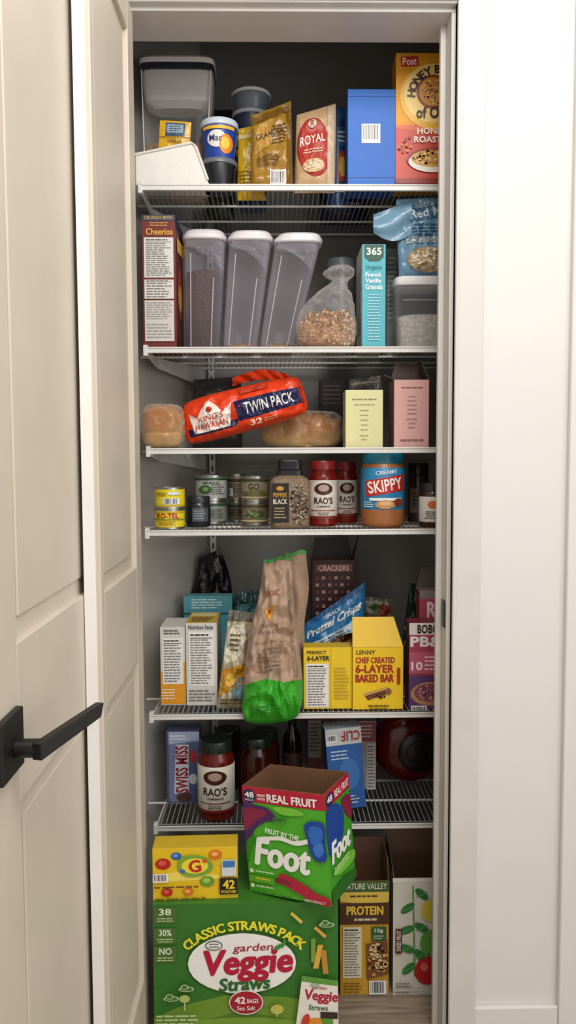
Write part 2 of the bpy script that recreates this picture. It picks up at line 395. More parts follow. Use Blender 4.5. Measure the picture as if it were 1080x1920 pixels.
# ---------------------------------------------------------------- shelves
WIRE = M('#dedcd8', 'plast'); WIR2 = M('#a9a6a2', 'plast')
SY = 1.76
def shelf(py, pl, label, gr='white wire shelves'):
    z = at(540, py, SY).z; xl = at(pl, py, SY).x; rt = root('wire_shelf', label, 'shelf', ((xl+XR)/2, SY, z), gr)
    m = MB(); m.box(xl, XR, SY-.004, SY+.004, z-.0135, z-.0005, WIRE); m.box(xl, XR, SY-.006, SY+.006, z-.004, z-.0005, WIRE); m.build('front_rail', rt, bevel=.001)
    m = MB(); x = xl+.01
    while x < XR-.005:
        ye = 2.13
        if x < xc: ye = min(2.13, 1.92+(x-XL)/(xc-XL)*(YB-1.92)-.02)
        m.box(x-.0008, x+.0008, SY+.004, ye, z-.0032, z-.0008, WIR2); x += .0115
    m.build('deck_wires', rt)
    for Yq in (1.89, 2.01, 2.12):
        m = MB(); m.tube([(wallx(Yq)+.012, Yq, z-.006), (XR-.002, Yq, z-.006)], .0028, WIRE, 8); m.build('cross_rod', rt)
    m = MB(); a = Vector((xl+.001, SY+.008, 0)); mid = Vector((max(XL+.028, xl+.004), 1.91, 0)); b = Vector((xc+.006, 2.14, 0))
    if b.x < mid.x: b.x = mid.x
    m.plate([(a.x,a.y,z-.006),(mid.x,mid.y,z-.006),(mid.x,mid.y,z-.03),(a.x,a.y,z-.015)], .003, WIRE)
    m.plate([(mid.x,mid.y,z-.006),(b.x,b.y,z-.006),(b.x,b.y,z-.055),(mid.x,mid.y,z-.03)], .003, WIRE)
    m.build('side_bracket', rt)
    m = MB(); m.box(xl-.006, xl+.004, SY-.006, SY+.012, z-.02, z+.004, WIRE); m.build('end_cap', rt, bevel=.0015)
    return z
S1 = shelf(346, 264, 'topmost white wire shelf under the big clear container and cereal box')
S2 = shelf(650, 274, 'white wire shelf holding the three clear cereal dispensers')
S3 = shelf(839, 279, 'white wire shelf holding the orange bag of rolls')
S4 = shelf(992, 277, 'white wire shelf holding cans, sauce jars and peanut butter')
S5 = shelf(1336, 285, 'white wire shelf holding the tall kraft bag and yellow boxes')
S6 = shelf(1544, 293, 'lowest white wire shelf holding the sauce jars and red pot')
q = at(400, 1020, YB-.006).x; rt = root('shelf_standard', 'white slotted vertical metal strip on the closet back wall', 'shelf rail', (q, YB-.006, .3))
m = MB(); m.box(q-.008, q+.008, YB-.012, YB-.0005, .3, 2.25, WIRE); m.build('strip', rt)
m = MB(); [m.box(q-.0025, q+.0025, YB-.0127, YB-.0121, .32+k*.03, .335+k*.03, M('#333333', 'ink')) for k in range(64)]; m.build('slots', rt)

# ================================================================ SHELF 1
a = at(254, 330, 1.768); b = at(393, 330, 1.768); zt = at(300, 268, 1.768).z
W = M('#e6e1d9', 'plast')
rt = root('storage_bin', 'white plastic bin with sloping rim at left end of topmost shelf', 'bin', ((a.x+b.x)/2, 1.80, S1))
m = MB()
zl = at(255, 290, 1.768).z
p1 = [Vector((a.x, 1.768, zl)), Vector((b.x-.034, 1.768, zt)), Vector((b.x-.034, 1.84, zt)), Vector((a.x, 1.84, zl))]
P0 = [Vector(p) for p in ((a.x, 1.768, S1), (b.x, 1.768, S1), (b.x, 1.84, S1), (a.x, 1.84, S1))]; cI = sum(P0, Vector())/4
I0 = [p+(cI-p).normalized()*.006+Vector((0, 0, .003)) for p in P0]
I1 = [p+Vector(((.004 if i in (0, 3) else -.004), (.004 if i < 2 else -.004), 0)) for i, p in enumerate(p1)]
m.add(P0+p1+I0+I1, [(0,1,5,4),(1,2,6,5),(2,3,7,6),(3,0,4,7),(0,3,2,1),(8,9,13,12),(9,10,14,13),(10,11,15,14),(11,8,12,15),(8,11,10,9),(4,5,13,12),(5,6,14,13),(6,7,15,14),(7,4,12,15)], W)
m.build('bin_body', rt, bevel=.0025)
m = MB(); m.tube([p1[0]+Vector((0,-.001,0)), p1[1]+Vector((-.004,-.001,0)), p1[1]+Vector((.005,-.001,-.008)), P0[1]+Vector((-.004,-.001,.012))], .003, W, 8); m.build('rim', rt)
rt, P, fn = pouch('seasoning_packet', 'small yellow seasoning packet standing up in the white bin', (300,225), (359,229), (354,300), (296,300), 1.80, .004, '#d9a81e', cr=.0008, prof='pillow', cat='packet', rnd=.02)
P.rect(20, 6, 82, 40, '#24466e').rect(26, 11, 76, 32, '#8fa5b4').lines(30, 13, 72, 30, 3, '#20344f').text('VANILLA', 28, 48, 74, 58, '#6a4c0a').rect(0, 42, 100, 44, '#8a6a14'); P.build(rt)
a = at(262, 250, 1.855); b = at(401, 200, 1.855); ztop = at(320, 104, 1.855).z; cx = (a.x+b.x)/2; rx = (b.x-a.x)/2
rt = root('storage_container', 'large clear square container with white lid behind the white bin', 'container', (cx, 1.90, S1))
hh = ztop-S1
m = MB(); m.loft([(cx-.008,1.90,S1+.001,rx*.84,.04,6),(cx-.004,1.90,S1+hh*.4,rx*.90,.043,6),(cx,1.90,S1+hh*.66,rx*.94,.045,6),(cx,1.90,S1+hh*.9,rx*.99,.048,6)], M('#ece8e4', 'clear'), cap1=False); bd = m.build('clear_body', rt)
m = MB()
for sx in (-1, 1): m.tube([(cx-.006+sx*rx*.80, 1.90-.0385, S1+.004), (cx+sx*rx*.93, 1.90-.0455, S1+hh*.9)], .0013, M('#e4e0dc', 'plast'), 8)
m.tube([(cx-.008-rx*.8, 1.8605, S1+.004), (cx-.008+rx*.8, 1.8605, S1+.004)], .0012, M('#e4e0dc', 'plast'), 8); m.build('edge_highlight', bd)
m = MB(); m.loft([(cx,1.90,S1+hh*.66,rx*.66,.026,4),(cx,1.90,S1+hh*.70,rx*.88,.040,6),(cx,1.90,S1+hh*.8,rx*.93,.043,6),(cx,1.90,S1+hh*.91,rx*.95,.044,6)], M('#d4cfcb', 'plast')); m.build('inner_lid', rt)
m = MB(); m.loft([(cx,1.90,S1+hh*.905,rx*1.01,.0495,6),(cx,1.90,S1+hh*.95,rx*1.01,.0495,6)], M('#2c3138', 'plast')); m.build('gasket', rt)
m = MB(); m.loft([(cx,1.90,S1+hh*.95,rx*1.02,.0498,6),(cx,1.90,S1+hh*.985,rx*1.02,.0498,6),(cx,1.90,S1+hh,rx*.96,.046,6)], M('#f4f0ea', 'plast')); m.build('lid', rt)
m = MB(); m.loft([(cx-.008,1.90,S1+.004,rx*.80,.036,6),(cx-.006,1.90,S1+hh*.40,rx*.84,.038,5),(cx-.006,1.90,S1+hh*.43,rx*.5,.02,3)], M('#b08a60', 'food')); m.build('contents', rt)['kind'] = 'stuff'
def cup(x0, x1, yt, Y, zb, label, main='#1d3f8c', lidc='#c9d3de', prints=True, name='food_cup'):
    rt, c, r, H, po = jar(name, label, x0, x1, yt, Y, zb, [('cup_body', M(main, 'plast'), [(0,0),(.78,0),(.8,.03),(.96,.84),(.96,.86)]), ('cup_lid', M(lidc, 'plast'), [(.98,.83),(1.03,.85),(1.03,.96),(.99,1),(.92,.985),(0,.985)])], 'cup', 'blue foil-lidded food cups')
    if prints:
        P = cyl(c, r*.975, H, 0.02, .88, (0, 0, 100, 100))
        def fn(u, v, o, c=c, r=r, H=H):
            th = math.asin(max(-.98, min(.98, 2*u-1))); rr = r*(.8+.16*v)+o
            return Vector((c.x+rr*math.sin(th), c.y-rr*math.cos(th), c.z+H*(.03+.81*v)))
        P.fn = fn
        P.ell(45, 45, 28, 26, '#e8e4da').ell(72, 60, 20, 30, '#e08a1c').ell(70, 58, 13, 18, '#f4c63a').text('Mac', 24, 33, 60, 53, '#16326f').rect(8, 6, 92, 16, '#e9b52c'); P.build(po['cup_body'])
    return c, H
c0, H0 = cup(378, 444, 306, 1.815, S1, 'low dark cup with grey lid underneath the blue cup beside the white bin', '#141820', '#6b7078', prints=False)
cup(377, 446, 233, 1.815, c0.z+H0, 'blue foil-lidded cup with orange label, stacked beside the white bin', '#1b44a0')
c0, H0 = cup(438, 505, 262, 1.935, S1, 'blue cup at the bottom of the stack behind the gold pouch', '#182c5c', '#8d98a6')
c1, H1 = cup(436, 505, 216, 1.935, c0.z+H0, 'dark blue cup with silver rim in the middle of the stack behind the gold pouch', '#232f4a', '#b3bac0', prints=False)
cup(435, 507, 178, 1.935, c1.z+H1, 'clear grey silver-lidded cup topping the stack behind the gold pouch', '#6c737c', '#d9dcde', prints=False)
rt, P, fn = pouch('snack_pouch', 'dark green pouch behind the blue cups on topmost shelf', (388,208), (436,205), (440,350), (385,350), 2.03, .015, '#2c3a26', zb=S1, cr=.003)
P.rect(10, 30, 90, 50, '#45543a').lines(15, 60, 85, 80, 3, '#7b8468'); P.build(rt)
rt, P, fn = pouch('snack_pouch', 'bright yellow pouch edge behind the brown gold pouch', (447,242), (476,236), (500,385), (445,388), 1.868, .012, '#ddb018', zb=S1, cr=.002, seed=3)
P.lines(8, 60, 60, 90, 6, '#8a6a12').rect(0, 10, 100, 16, '#f0dca0'); P.build(rt)
rt, P, fn = pouch('snack_pouch', 'tall gold-brown pouch with crumpled top and barcode', (472,216), (546,190), (549,345), (470,345), (1.82,1.80), .018, '#a67c2e', zb=S1, cr=.005, seed=5)
P.poly([(0,4),(100,4),(100,12),(0,16)], '#7d5a1c').poly([(8,20),(60,16),(44,50),(10,56)], '#b98d3a').lines(50, 25, 92, 48, 6, '#5d4212').text('GRANOLA', 12, 30, 80, 38, '#5a3d10', 4).rect(88, 4, 100, 98, '#7d5a1c').bars(46, 78, 84, 97).lines(14, 60, 80, 74, 4, '#6e5018'); P.build(rt)
rt, P, fn = pouch('rice_bag', 'tan rice bag with red oval label reading ROYAL', (556,216), (630,194), (628,345), (552,345), (1.83,1.815), .022, '#cdaa80', zb=S1, cr=.002, seed=8, rect=(552,196,628,345))
P.ell(586, 268, 31, 56, '#a3271f', 8).ell(586, 268, 28, 52, '#b3352a', 8).rect(612, 200, 628, 343, '#cbb79b').text('ROYAL', 560, 245, 607, 262, '#f3e6dc', 3).lines(566, 270, 604, 280, 2, '#e9c9b0', ctr=True).ell(586, 303, 20, 13, '#d9b88d').specks(586, 303, 17, 10, 60, ('#a98457', '#efdcb8'), 1.3).ell(583, 225, 8, 8, '#d9c4a4').text('R', 579, 219, 587, 231, '#a3271f'); P.build(rt)
rt, c, r, H, po = jar('food_can', 'tall blue can between the rice bag and the plain blue box', 612, 653, 208, 1.93, S1, [('can_body', M('#1f4a7d', 'plast'), [(0,0),(1,0),(1,.94),(.97,.98),(.93,1),(0,1)])], 'can')
P = cyl(c, r, H, 0, .94, (612,215,653,345)); P.rect(618, 235, 653, 262, '#2e6a9c').ell(640, 290, 10, 22, '#c34a2a').ell(640, 290, 6, 14, '#e8c35a').rect(614, 318, 652, 326, '#dfe6ea').lines(632, 240, 652, 258, 3, '#e9eef2'); P.build(rt)
rt, P, fn = pouch('snack_pouch', 'navy blue pouch lying at the back of topmost shelf', (598,300), (694,296), (690,395), (600,395), 2.06, .03, '#1c2a5c', zb=S1, cr=.004, seed=11)
P.rect(20, 70, 80, 78, '#aab2d0'); P.build(rt)
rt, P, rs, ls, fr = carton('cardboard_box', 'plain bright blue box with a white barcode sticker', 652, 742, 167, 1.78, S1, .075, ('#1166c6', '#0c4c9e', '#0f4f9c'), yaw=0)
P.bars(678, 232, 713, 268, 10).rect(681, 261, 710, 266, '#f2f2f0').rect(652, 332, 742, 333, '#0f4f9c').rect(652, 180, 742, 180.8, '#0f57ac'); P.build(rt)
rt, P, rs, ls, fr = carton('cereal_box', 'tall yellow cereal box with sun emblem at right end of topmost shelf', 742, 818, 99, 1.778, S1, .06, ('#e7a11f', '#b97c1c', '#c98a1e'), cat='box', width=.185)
P.rect(742, 234, 905, 346, '#c9402a').poly([(742,234),(905,234),(905,262),(742,240)], '#d9602f').ell(812, 180, 62, 62, '#f0b93a').ell(812, 175, 55, 55, '#f6d682').ell(812, 172, 32, 32, '#8a4a1a').ell(812, 172, 27, 27, '#c98a34').specks(812, 172, 24, 24, 50, ('#7b4216', '#e5b45a'), 2.5)
P.poly([(750,108),(782,106),(784,124),(752,126)], '#b5261e').text('Post', 754, 109, 780, 123, '#f7ece2', 3)
P.arc('HONEY BUNCHES', 822, 182, 52, -90, 84, 15, '#3a1d10', bold=.03).text('of OATS', 780, 200, 862, 222, '#3a1d10', 0, .03)
P.text('HONEY', 782, 240, 838, 252, '#f8eee0', 0, .03).text('ROASTED', 776, 256, 848, 268, '#f8eee0', 0, .03)
P.ell(812, 300, 50, 22, '#8f2a1a').ell(812, 304, 46, 20, '#f1ece2').ell(812, 298, 42, 16, '#d9a24a').specks(812, 296, 38, 14, 80, ('#a5651f', '#f0cf84', '#c98a34'), 2.5).specks(760, 272, 14, 16, 14, ('#d98f3a', '#8f2a1a'), 2).rect(742, 336, 905, 346, '#8f2a1a'); P.build(rt)

# ================================================================ SHELF 2
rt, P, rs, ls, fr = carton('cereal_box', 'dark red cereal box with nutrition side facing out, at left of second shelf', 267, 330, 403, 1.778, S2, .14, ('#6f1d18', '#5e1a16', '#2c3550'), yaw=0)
P.rect(267, 403, 330, 414, '#2c3550').text('CRUNCH BITES', 272, 405, 325, 411, '#c9a23a').text('Cheerios', 275, 428, 325, 440, '#eab12c', 0, .02).lines(280, 416, 318, 425, 2, '#d9a65a', ctr=True)
P.nutri(271, 445, 326, 520, 16, '#d9d6d0').nutri(271, 524, 326, 560, 6, '#d9d6d0').rect(271, 563, 326, 640, '#cdc9c2').lines(274, 566, 323, 600, 8, '#8a8682').lines(274, 606, 323, 636, 5, '#9b9590'); P.build(rt)
P = rs((0, 0, 100, 100)); P.rect(0, 0, 100, 8, '#2c3550').ell(50, 55, 35, 20, '#9c3a1c').ell(50, 58, 25, 10, '#cf9a4a').rect(0, 92, 100, 100, '#3a0f0d').poly([(10,15),(90,12),(90,22),(10,26)], '#e8b53a'); P.build(rt)
LV = M('#d4ced8', 'haze'); LID = M('#e9e5e8', 'plast')
def dispenser(tx0, tx1, yt, bx0, bx1, Y, fill, cfill, label):
    zt = at((tx0+tx1)/2, yt, Y).z; ta = at(tx0, yt, Y); tb = at(tx1, yt, Y); ba = at(bx0, 645, Y); bb = at(bx1, 645, Y)
    cT = (ta.x+tb.x)/2; cB = (ba.x+bb.x)/2; rT = (tb.x-ta.x)/2; rB = (bb.x-ba.x)/2; H = zt-S2
    rt = root('cereal_dispenser', label, 'container', (cB, Y, S2), 'clear cereal dispensers with white lids')
    def sec(f, k=1, ry=.048): return (cB+(cT-cB)*f, Y, S2+H*f, (rB+(rT-rB)*f)*k, ry*k, 3.2)
    m = MB(); m.loft([sec(.003, .9), sec(.02, .97), sec(.3), sec(.6), sec(.9)], LV, cap1=False, n=56); body = m.build('clear_body', rt)
    m = MB(); m.loft([sec(.012, .84), sec(.03, .88), sec(fill, .89), sec(fill+.02, .6)], M(cfill, 'food'), n=48); m.build('contents', rt)['kind'] = 'stuff'
    m = MB(); m.loft([sec(.915, 1.02), sec(.925, 1.07), sec(.955, 1.07), sec(.962, .99), sec(.98, .97), sec(.995, .88)], LID); m.build('lid', rt)
    m = MB(); K = 14; vs = []
    for j in range(5):
        f = j/4
        for i in range(K+1):
            u = i/K; drop = .05+.20*u**1.6; ff = .915-drop*f; cx_, _, zz, rr, _, _ = sec(ff)
            ang = (u-.5)*2; vs.append((cx_+rr*.985*ang, Y-.050*max(.0, 1-abs(ang)**3.2)**.31-.0012, zz))
    m.add(vs, [(j*(K+1)+i, j*(K+1)+i+1, (j+1)*(K+1)+i+1, (j+1)*(K+1)+i) for j in range(4) for i in range(K)], M('#e6e0ee', 'wrap'), True)
    m.build('pour_spout', rt)
    for k, (fa, fb, uu, ww) in enumerate(((.05, .80, -.6, .0013), (.05, .60, .55, .0013))):
        m = MB(); A = sec(fa); B_ = sec(fb)
        m.tube([(A[0]+A[3]*uu, Y-.0462, A[2]), (B_[0]+B_[3]*uu, Y-.0462, B_[2])], ww, M('#bdb8c2', 'plast'), 6); m.build('side_rib', body)
dispenser(345, 424, 438, 349, 412, 1.893, .66, '#402619', 'clear cereal dispenser with dark brown contents, beside the dark red cereal box')
dispenser(431, 511, 440, 417, 481, 1.893, .06, '#a07c50', 'clear nearly empty cereal dispenser between the two others')
dispenser(518, 604, 444, 484, 550, 1.893, .06, '#a07c50', 'clear nearly empty cereal dispenser leaning right beside the knotted bag')
Y = 1.808; q = at(611, 645, Y); zt = at(640, 500, Y).z; H = zt-S2; r = (at(667, 620, Y).x-at(555, 620, Y).x)/2
rt = root('knotted_bag', 'clear knotted plastic bag of oat cereal beside the teal box', 'bag', (q.x, Y, S2))
m = MB(); secs = []
for f, k, dx in ((0,.7,0),(.03,.9,0),(.1,.98,0),(.2,1.02,0),(.3,1.0,.0),(.38,.96,.03),(.45,.90,.06),(.53,.82,.12),(.6,.72,.18),(.67,.58,.28),(.73,.44,.38),(.79,.3,.46),(.83,.27,.5),(.87,.42,.50),(.91,.52,.50),(.95,.5,.52),(1,.3,.56)):
    secs.append((q.x+dx*r*.9, Y, S2+.0005+H*f, r*k, .042*min(1, k+.1), 2.2))
m.loft(secs, M('#eae6e4', 'wrap'), n=56)
for i, v in enumerate(m.v):
    t = min(1, max(0, (v.z-S2)/H)); m.v[i] = v+Vector((noise.noise(v*70), noise.noise(v*65+Vector((5,5,5))), 0))*.010*(.12+t)
m.build('film', rt, auto=70)
m = MB(); m.loft([(q.x, Y, S2+.003, r*.66, .030, 2.2), (q.x, Y, S2+.012, r*.84, .036, 2.2), (q.x, Y, S2+.03, r*.92, .037, 2.2), (q.x, Y, S2+.055, r*.86, .034, 2.2), (q.x+.006, Y, S2+.072, r*.6, .024, 2.2), (q.x+.008, Y, S2+.082, r*.2, .01, 2.2)], M('#b5814f', 'food'))
m.jitter(90, .003, S2+.02); m.build('oat_cereal', rt)['kind'] = 'stuff'
def fk():
    t = random.uniform(math.pi*.95, math.pi*2.05); z = random.random(); k = .92 if z < .6 else .92-.75*(z-.6)
    return (q.x+.006*z+r*k*math.cos(t), Y+.037*k/.92*math.sin(t), S2+.008+.076*z)
flakes(rt, fk, 460, ('#d9ab76', '#b98350', '#e6c394', '#9a6538'), .0045, 'cereal_flakes')
rt, c, r, H, po = jar('glass_jar', 'dim glass jar with flat grey lid behind the knotted bag', 612, 668, 488, 2.05, S2, [('glass_body', M('#5d6060', 'plast'), [(0,0),(.95,0),(1,.05),(1,.8),(.9,.88)]), ('lid', M('#8b9298', 'plast'), [(.9,.87),(.96,.88),(.96,.98),(.93,1),(0,1)])])
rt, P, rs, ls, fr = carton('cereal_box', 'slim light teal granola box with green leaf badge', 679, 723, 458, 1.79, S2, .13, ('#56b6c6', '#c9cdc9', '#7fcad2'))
P.poly([(683,459),(719,459),(719,482),(710,490),(692,490),(683,482)], '#14503f').text('365', 687, 464, 715, 478, '#e8f0ea', 0, .03).text('Organic', 685, 497, 716, 507, '#1d7f8e', 0, .03).text('French', 685, 511, 714, 519, '#f4fafa', 0, .03).text('Vanilla', 685, 522, 714, 530, '#f4fafa', 0, .03).text('Granola', 685, 533, 717, 543, '#f4fafa', 0, .03).lines(688, 550, 714, 640, 16, '#a9dce2', .3, True); P.build(rt)
P = ls((0,0,100,100)); P.lines(10, 20, 90, 85, 14, '#8f9a98'); P.build(rt)
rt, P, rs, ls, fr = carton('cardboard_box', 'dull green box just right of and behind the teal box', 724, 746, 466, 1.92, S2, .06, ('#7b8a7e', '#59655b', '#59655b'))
P.lines(727, 480, 742, 600, 14, '#c7cec6'); P.build(rt)
Y = 1.845; a = at(735, 580, Y); xr = a.x+.165; zt = at(780, 518, Y-.05).z; cx = (a.x+xr)/2; rx = (xr-a.x)/2; H = zt-S2
rt = root('storage_container', 'low clear container of pale oats with white lid under the light blue bag', 'container', (cx, Y, S2))
m = MB(); m.loft([(cx,Y,S2+.001,rx*.88,.045,6),(cx,Y,S2+.01,rx*.92,.048,6),(cx,Y,S2+H*.9,rx*.99,.054,6)], M('#d9dade', 'haze'), cap1=False); m.build('clear_body', rt)
m = MB(); m.loft([(cx,Y,S2+.005,rx*.84,.040,6),(cx,Y,S2+H*.46,rx*.90,.044,6),(cx,Y,S2+H*.5,rx*.7,.03,3)], M('#c2bcb2', 'food')); m.build('oats', rt)['kind'] = 'stuff'
m = MB(); m.loft([(cx,Y,S2+H*.88,rx*1.0,.056,6),(cx,Y,S2+H*.9,rx*1.02,.058,6),(cx,Y,S2+H*.98,rx*1.02,.058,6),(cx,Y,S2+H,rx*.98,.055,6)], M('#e9eaeb', 'plast')); m.build('lid', rt)
m = MB(); m.box(cx-rx*.8, cx+rx*.8, Y-.0552, Y-.0540, S2+H*.66, S2+H*.68, M('#eeeef0', 'haze')); m.build('body_rib', rt)
rt, P, fn = pouch('oats_bag', 'light blue crumpled bag with oat window on top of the low container', (742,374), (850,369), (852,516), (748,516), 1.812, .022, '#6b93ad', zb=zt+.001, cr=.0045, seed=14, rect=(745,366,850,516), freq=30, back=.5, crease=1.3)
P.poly([(752,389),(850,378),(850,402),(752,416)], '#466b88').text('Red Mill', 768, 386, 840, 404, '#cfdbe2', 6, .02).text("Bob's", 776, 374, 812, 385, '#cfdbe2', 6, .02).lines(768, 416, 835, 442, 4, '#345a78', .2, True).rect(760, 444, 846, 454, '#c2ccd0').text('ROLLED OATS', 764, 445, 842, 453, '#345a78').ell(796, 486, 36, 24, '#b89c78').specks(796, 486, 33, 21, 110, ('#8f7452', '#d9c6a4', '#eadfc6'), 2.2); P.build(rt)
mbw = MB()
def fcn(u, v):
    p = at(700+u*72, 402-26*u*(1-v)+v*(34+16*math.sin(u*3)), 1.797+.006*math.sin(v*7+u*3)); return p
mbw.grid(fcn, 10, 10, M('#789fb8', 'film')); mbw.build('folded_corner', rt)

# ================================================================ SHELF 3
def bun(cx, cy, z, rx, ry, h, m, mat, ex=.42, pw=2.6, n=48, L=18):
    S = lambda k: abs(math.sin(math.pi*k/L))**ex
    m.loft([(cx,cy,z+h*(.5-.5*math.cos(math.pi*k/L)),max(.002, rx*S(k)), max(.002, ry*S(k)), pw) for k in range(0, L+1)], mat, n=n)
def crust():
    m = bpy.data.materials.new('bread_crust'); m.use_nodes = True; n = m.node_tree.nodes; l = m.node_tree.links; b = n['Principled BSDF']
    g = n.new('ShaderNodeTexCoord'); sx = n.new('ShaderNodeSeparateXYZ'); nz = n.new('ShaderNodeTexNoise'); nz.inputs['Scale'].default_value = 30
    mp = n.new('ShaderNodeMapRange'); mp.inputs[1].default_value = .012; mp.inputs[2].default_value = .075
    ad = n.new('ShaderNodeMath'); ad.operation = 'MULTIPLY_ADD'; ad.inputs[1].default_value = .035
    cr = n.new('ShaderNodeValToRGB'); cr.color_ramp.elements[0].color = (*lin('#e6bf78'), 1); cr.color_ramp.elements[1].color = (*lin('#b06c24'), 1)
    l.new(g.outputs['Object'], sx.inputs[0]); l.new(g.outputs['Object'], nz.inputs['Vector']); l.new(nz.outputs['Fac'], ad.inputs[0]); l.new(sx.outputs['Z'], ad.inputs[2])
    l.new(ad.outputs[0], mp.inputs[0]); l.new(mp.outputs[0], cr.inputs[0]); l.new(cr.outputs[0], b.inputs['Base Color']); b.inputs['Roughness'].default_value = .22
    return m
CR = crust(); WRAP = M('#efe0c8', 'wrap')
def ridge(m, sc_, amp, zmin):
    for i, v in enumerate(m.v):
        if v.z > zmin:
            k = (1-3*abs(noise.noise(Vector((v.x*sc_*1.5, v.y*sc_, v.z*sc_)))))*amp; m.v[i] = v+Vector((k*.4, -k, k*.5))
    return m
a = at(266, 800, 1.83); b = at(347, 800, 1.83); zt = at(305, 760, 1.80).z; cx = (a.x+b.x)/2; r = (b.x-a.x)/2
rt = root('bread_bun_pack', 'glossy golden brown loaf in clear film at left end of third shelf', 'bread', (cx, 1.83, S3))
m = MB(); bun(cx, 1.83, S3+.001, r*.95, .05, (zt-S3)*.97, m, CR, .34, 2.8, 56, 24)
for i, v in enumerate(m.v):
    t = (v.z-S3)/(zt-S3); m.v[i] = Vector((cx+(v.x-cx)*(1-.06*math.exp(-((t-.38)/.06)**2)), 1.83+(v.y-1.83)*(1-.10*math.exp(-((t-.38)/.06)**2)), v.z))
m.jitter(35, .006, S3+.005); m.build('loaf', rt)
m = MB(); bun(cx, 1.83, S3+.0005, r*1.0, .057, zt-S3+.002, m, WRAP, .28, 3.0, 64, 26); ridge(m, 48, .0035, S3+.006); m.build('plastic_film', rt)
rt, P, fn = pouch('roll_bag', 'orange-red bag of rolls with navy stripe reading TWIN PACK', (340,752), (560,700), (582,776), (350,840), 1.84, .042, '#ea4218', cr=.004, prof='pillow', seed=21, rect=(0,0,230,85), nu=48, nv=24, lumps=4, rnd=.14, freq=30, crease=1.3)
P.poly([(98,26),(221,26),(221,61),(104,64)], '#161d4c').poly([(8,57),(104,59),(96,71),(10,72)], '#161d4c').text('TWIN PACK', 116, 33, 208, 55, '#f4efe8', 0, .01)
P.poly([(12,26),(28,40),(38,24),(52,12),(66,24),(76,40),(94,26),(86,68),(20,68)], '#f2e6dc').text("KING'S", 30, 38, 76, 49, '#c23018', 0, .01).text('HAWAIIAN', 23, 52, 83, 63, '#c23018', 0, .01).ell(52, 29, 6, 5, '#c23018').text('32', 122, 67, 144, 78, '#f8e2c8', 0, .03).lines(148, 69, 176, 77, 2, '#f8c8a0').rect(224, 16, 227, 72, '#b83418').poly([(110,8),(170,6),(164,14),(114,16)], '#c23a1c'); P.build(rt)
K = MB()
def fe(u, v):
    p = at(436+u*120, 724-12*math.sin(3.1*u)-v*(20-10*abs(u-.45)), 1.872+.008*math.sin(u*14)); p.y += .005*math.sin(u*29+v*6); return p
K.grid(fe, 30, 8, M('#d43c18', 'film')); K.build('folded_end', rt)
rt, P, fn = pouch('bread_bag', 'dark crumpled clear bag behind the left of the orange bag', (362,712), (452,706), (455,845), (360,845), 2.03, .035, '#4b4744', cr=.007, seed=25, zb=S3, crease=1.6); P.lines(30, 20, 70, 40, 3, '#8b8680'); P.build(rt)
rt = root('bread_bun_pack', 'broad golden lumpy loaf in clear bag behind the orange bag', 'bread', tuple(at(565, 838, 1.95).xy)+(S3,))
q0 = at(484, 800, 1.95).x; q1 = at(644, 800, 1.95).x; zt = at(570, 776, 1.95).z
m = MB(); bun((q0+q1)/2, 1.95, S3+.001, (q1-q0)/2*.95, .045, zt-S3, m, CR, .34, 2.8, 90, 22)
for i, v in enumerate(m.v):
    u = (v.x-q0)/(q1-q0); k = abs(math.sin(u*math.pi*3.5)); m.v[i] = Vector((v.x, 1.95+(v.y-1.95)*(.86+.14*k), S3+(v.z-S3)*(.90+.10*k)))
m.jitter(32, .006, S3+.006); m.build('loaf', rt)
mf = MB(); bun((q0+q1)/2, 1.95, S3+.0005, (q1-q0)/2, .052, zt-S3+.004, mf, WRAP, .28, 3.2, n=80, L=26); ridge(mf, 38, .005, S3+.006); mf.build('plastic_film', rt)
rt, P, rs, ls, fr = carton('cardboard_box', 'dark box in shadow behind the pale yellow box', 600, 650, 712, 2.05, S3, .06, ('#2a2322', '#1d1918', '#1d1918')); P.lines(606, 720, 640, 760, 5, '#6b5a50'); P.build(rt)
rt, P, fn = pouch('snack_packet', 'grey foil packets poking up behind the pale yellow box', (655,712), (716,704), (712,845), (652,845), 1.95, .02, '#77726c', kind='film', cr=.005, seed=31, zb=S3, cat='packet', crease=1.6); P.rect(5, 6, 95, 9, '#b8b2aa').lines(15, 12, 80, 17, 2, '#3b3834'); P.build(rt)
rt, P, rs, ls, fr = carton('tea_box', 'pale yellow box with centred small print on third shelf', 648, 718, 731, 1.79, S3, .07, ('#dfdba2', '#b7b280', '#e2dfb0'))
P.lines(660, 746, 706, 752, 1, '#8d8a68', 0, True).lines(664, 757, 702, 761, 1, '#9f9b76', 0, True)
for y in (768, 777, 786, 795, 804, 815, 822): P.lines(674, y, 692, y+3, 1, '#8d8a68', .4, True)
P.build(rt)
rt, P, rs, ls, fr = carton('tea_box', 'pink box with centred small print and raised open flaps', 739, 804, 712, 1.79, S3, .08, ('#dcaaa4', '#8e5f5c', '#c8928c'), opened=True, inner='#7b5c50')
P.lines(752, 724, 792, 730, 1, '#8f5e5c', 0, True)
for y in (742, 750, 758, 766, 774, 784, 792, 800): P.lines(762, y, 782, y+3, 1, '#8f5e5c', .4, True)
P.lines(750, 822, 794, 828, 1, '#8f5e5c', 0, True); P.build(rt)
O, U, V, N = fr; Bk = O+V-N*.08
m = MB(); m.plate([Bk, Bk+U, Bk+U*.8+Vector((0,.004,.045)), Bk+U*.2+Vector((0,.004,.045))], .0015, M('#5d4842')); m.build('flap', rt)
m = MB(); m.plate([O+V+U, O+V+U-N*.08, O+V+U-N*.06+Vector((-.016,0,.045)), O+V+U-N*.01+Vector((-.018,0,.045))], .0015, M('#4e3c38')); m.build('flap', rt)
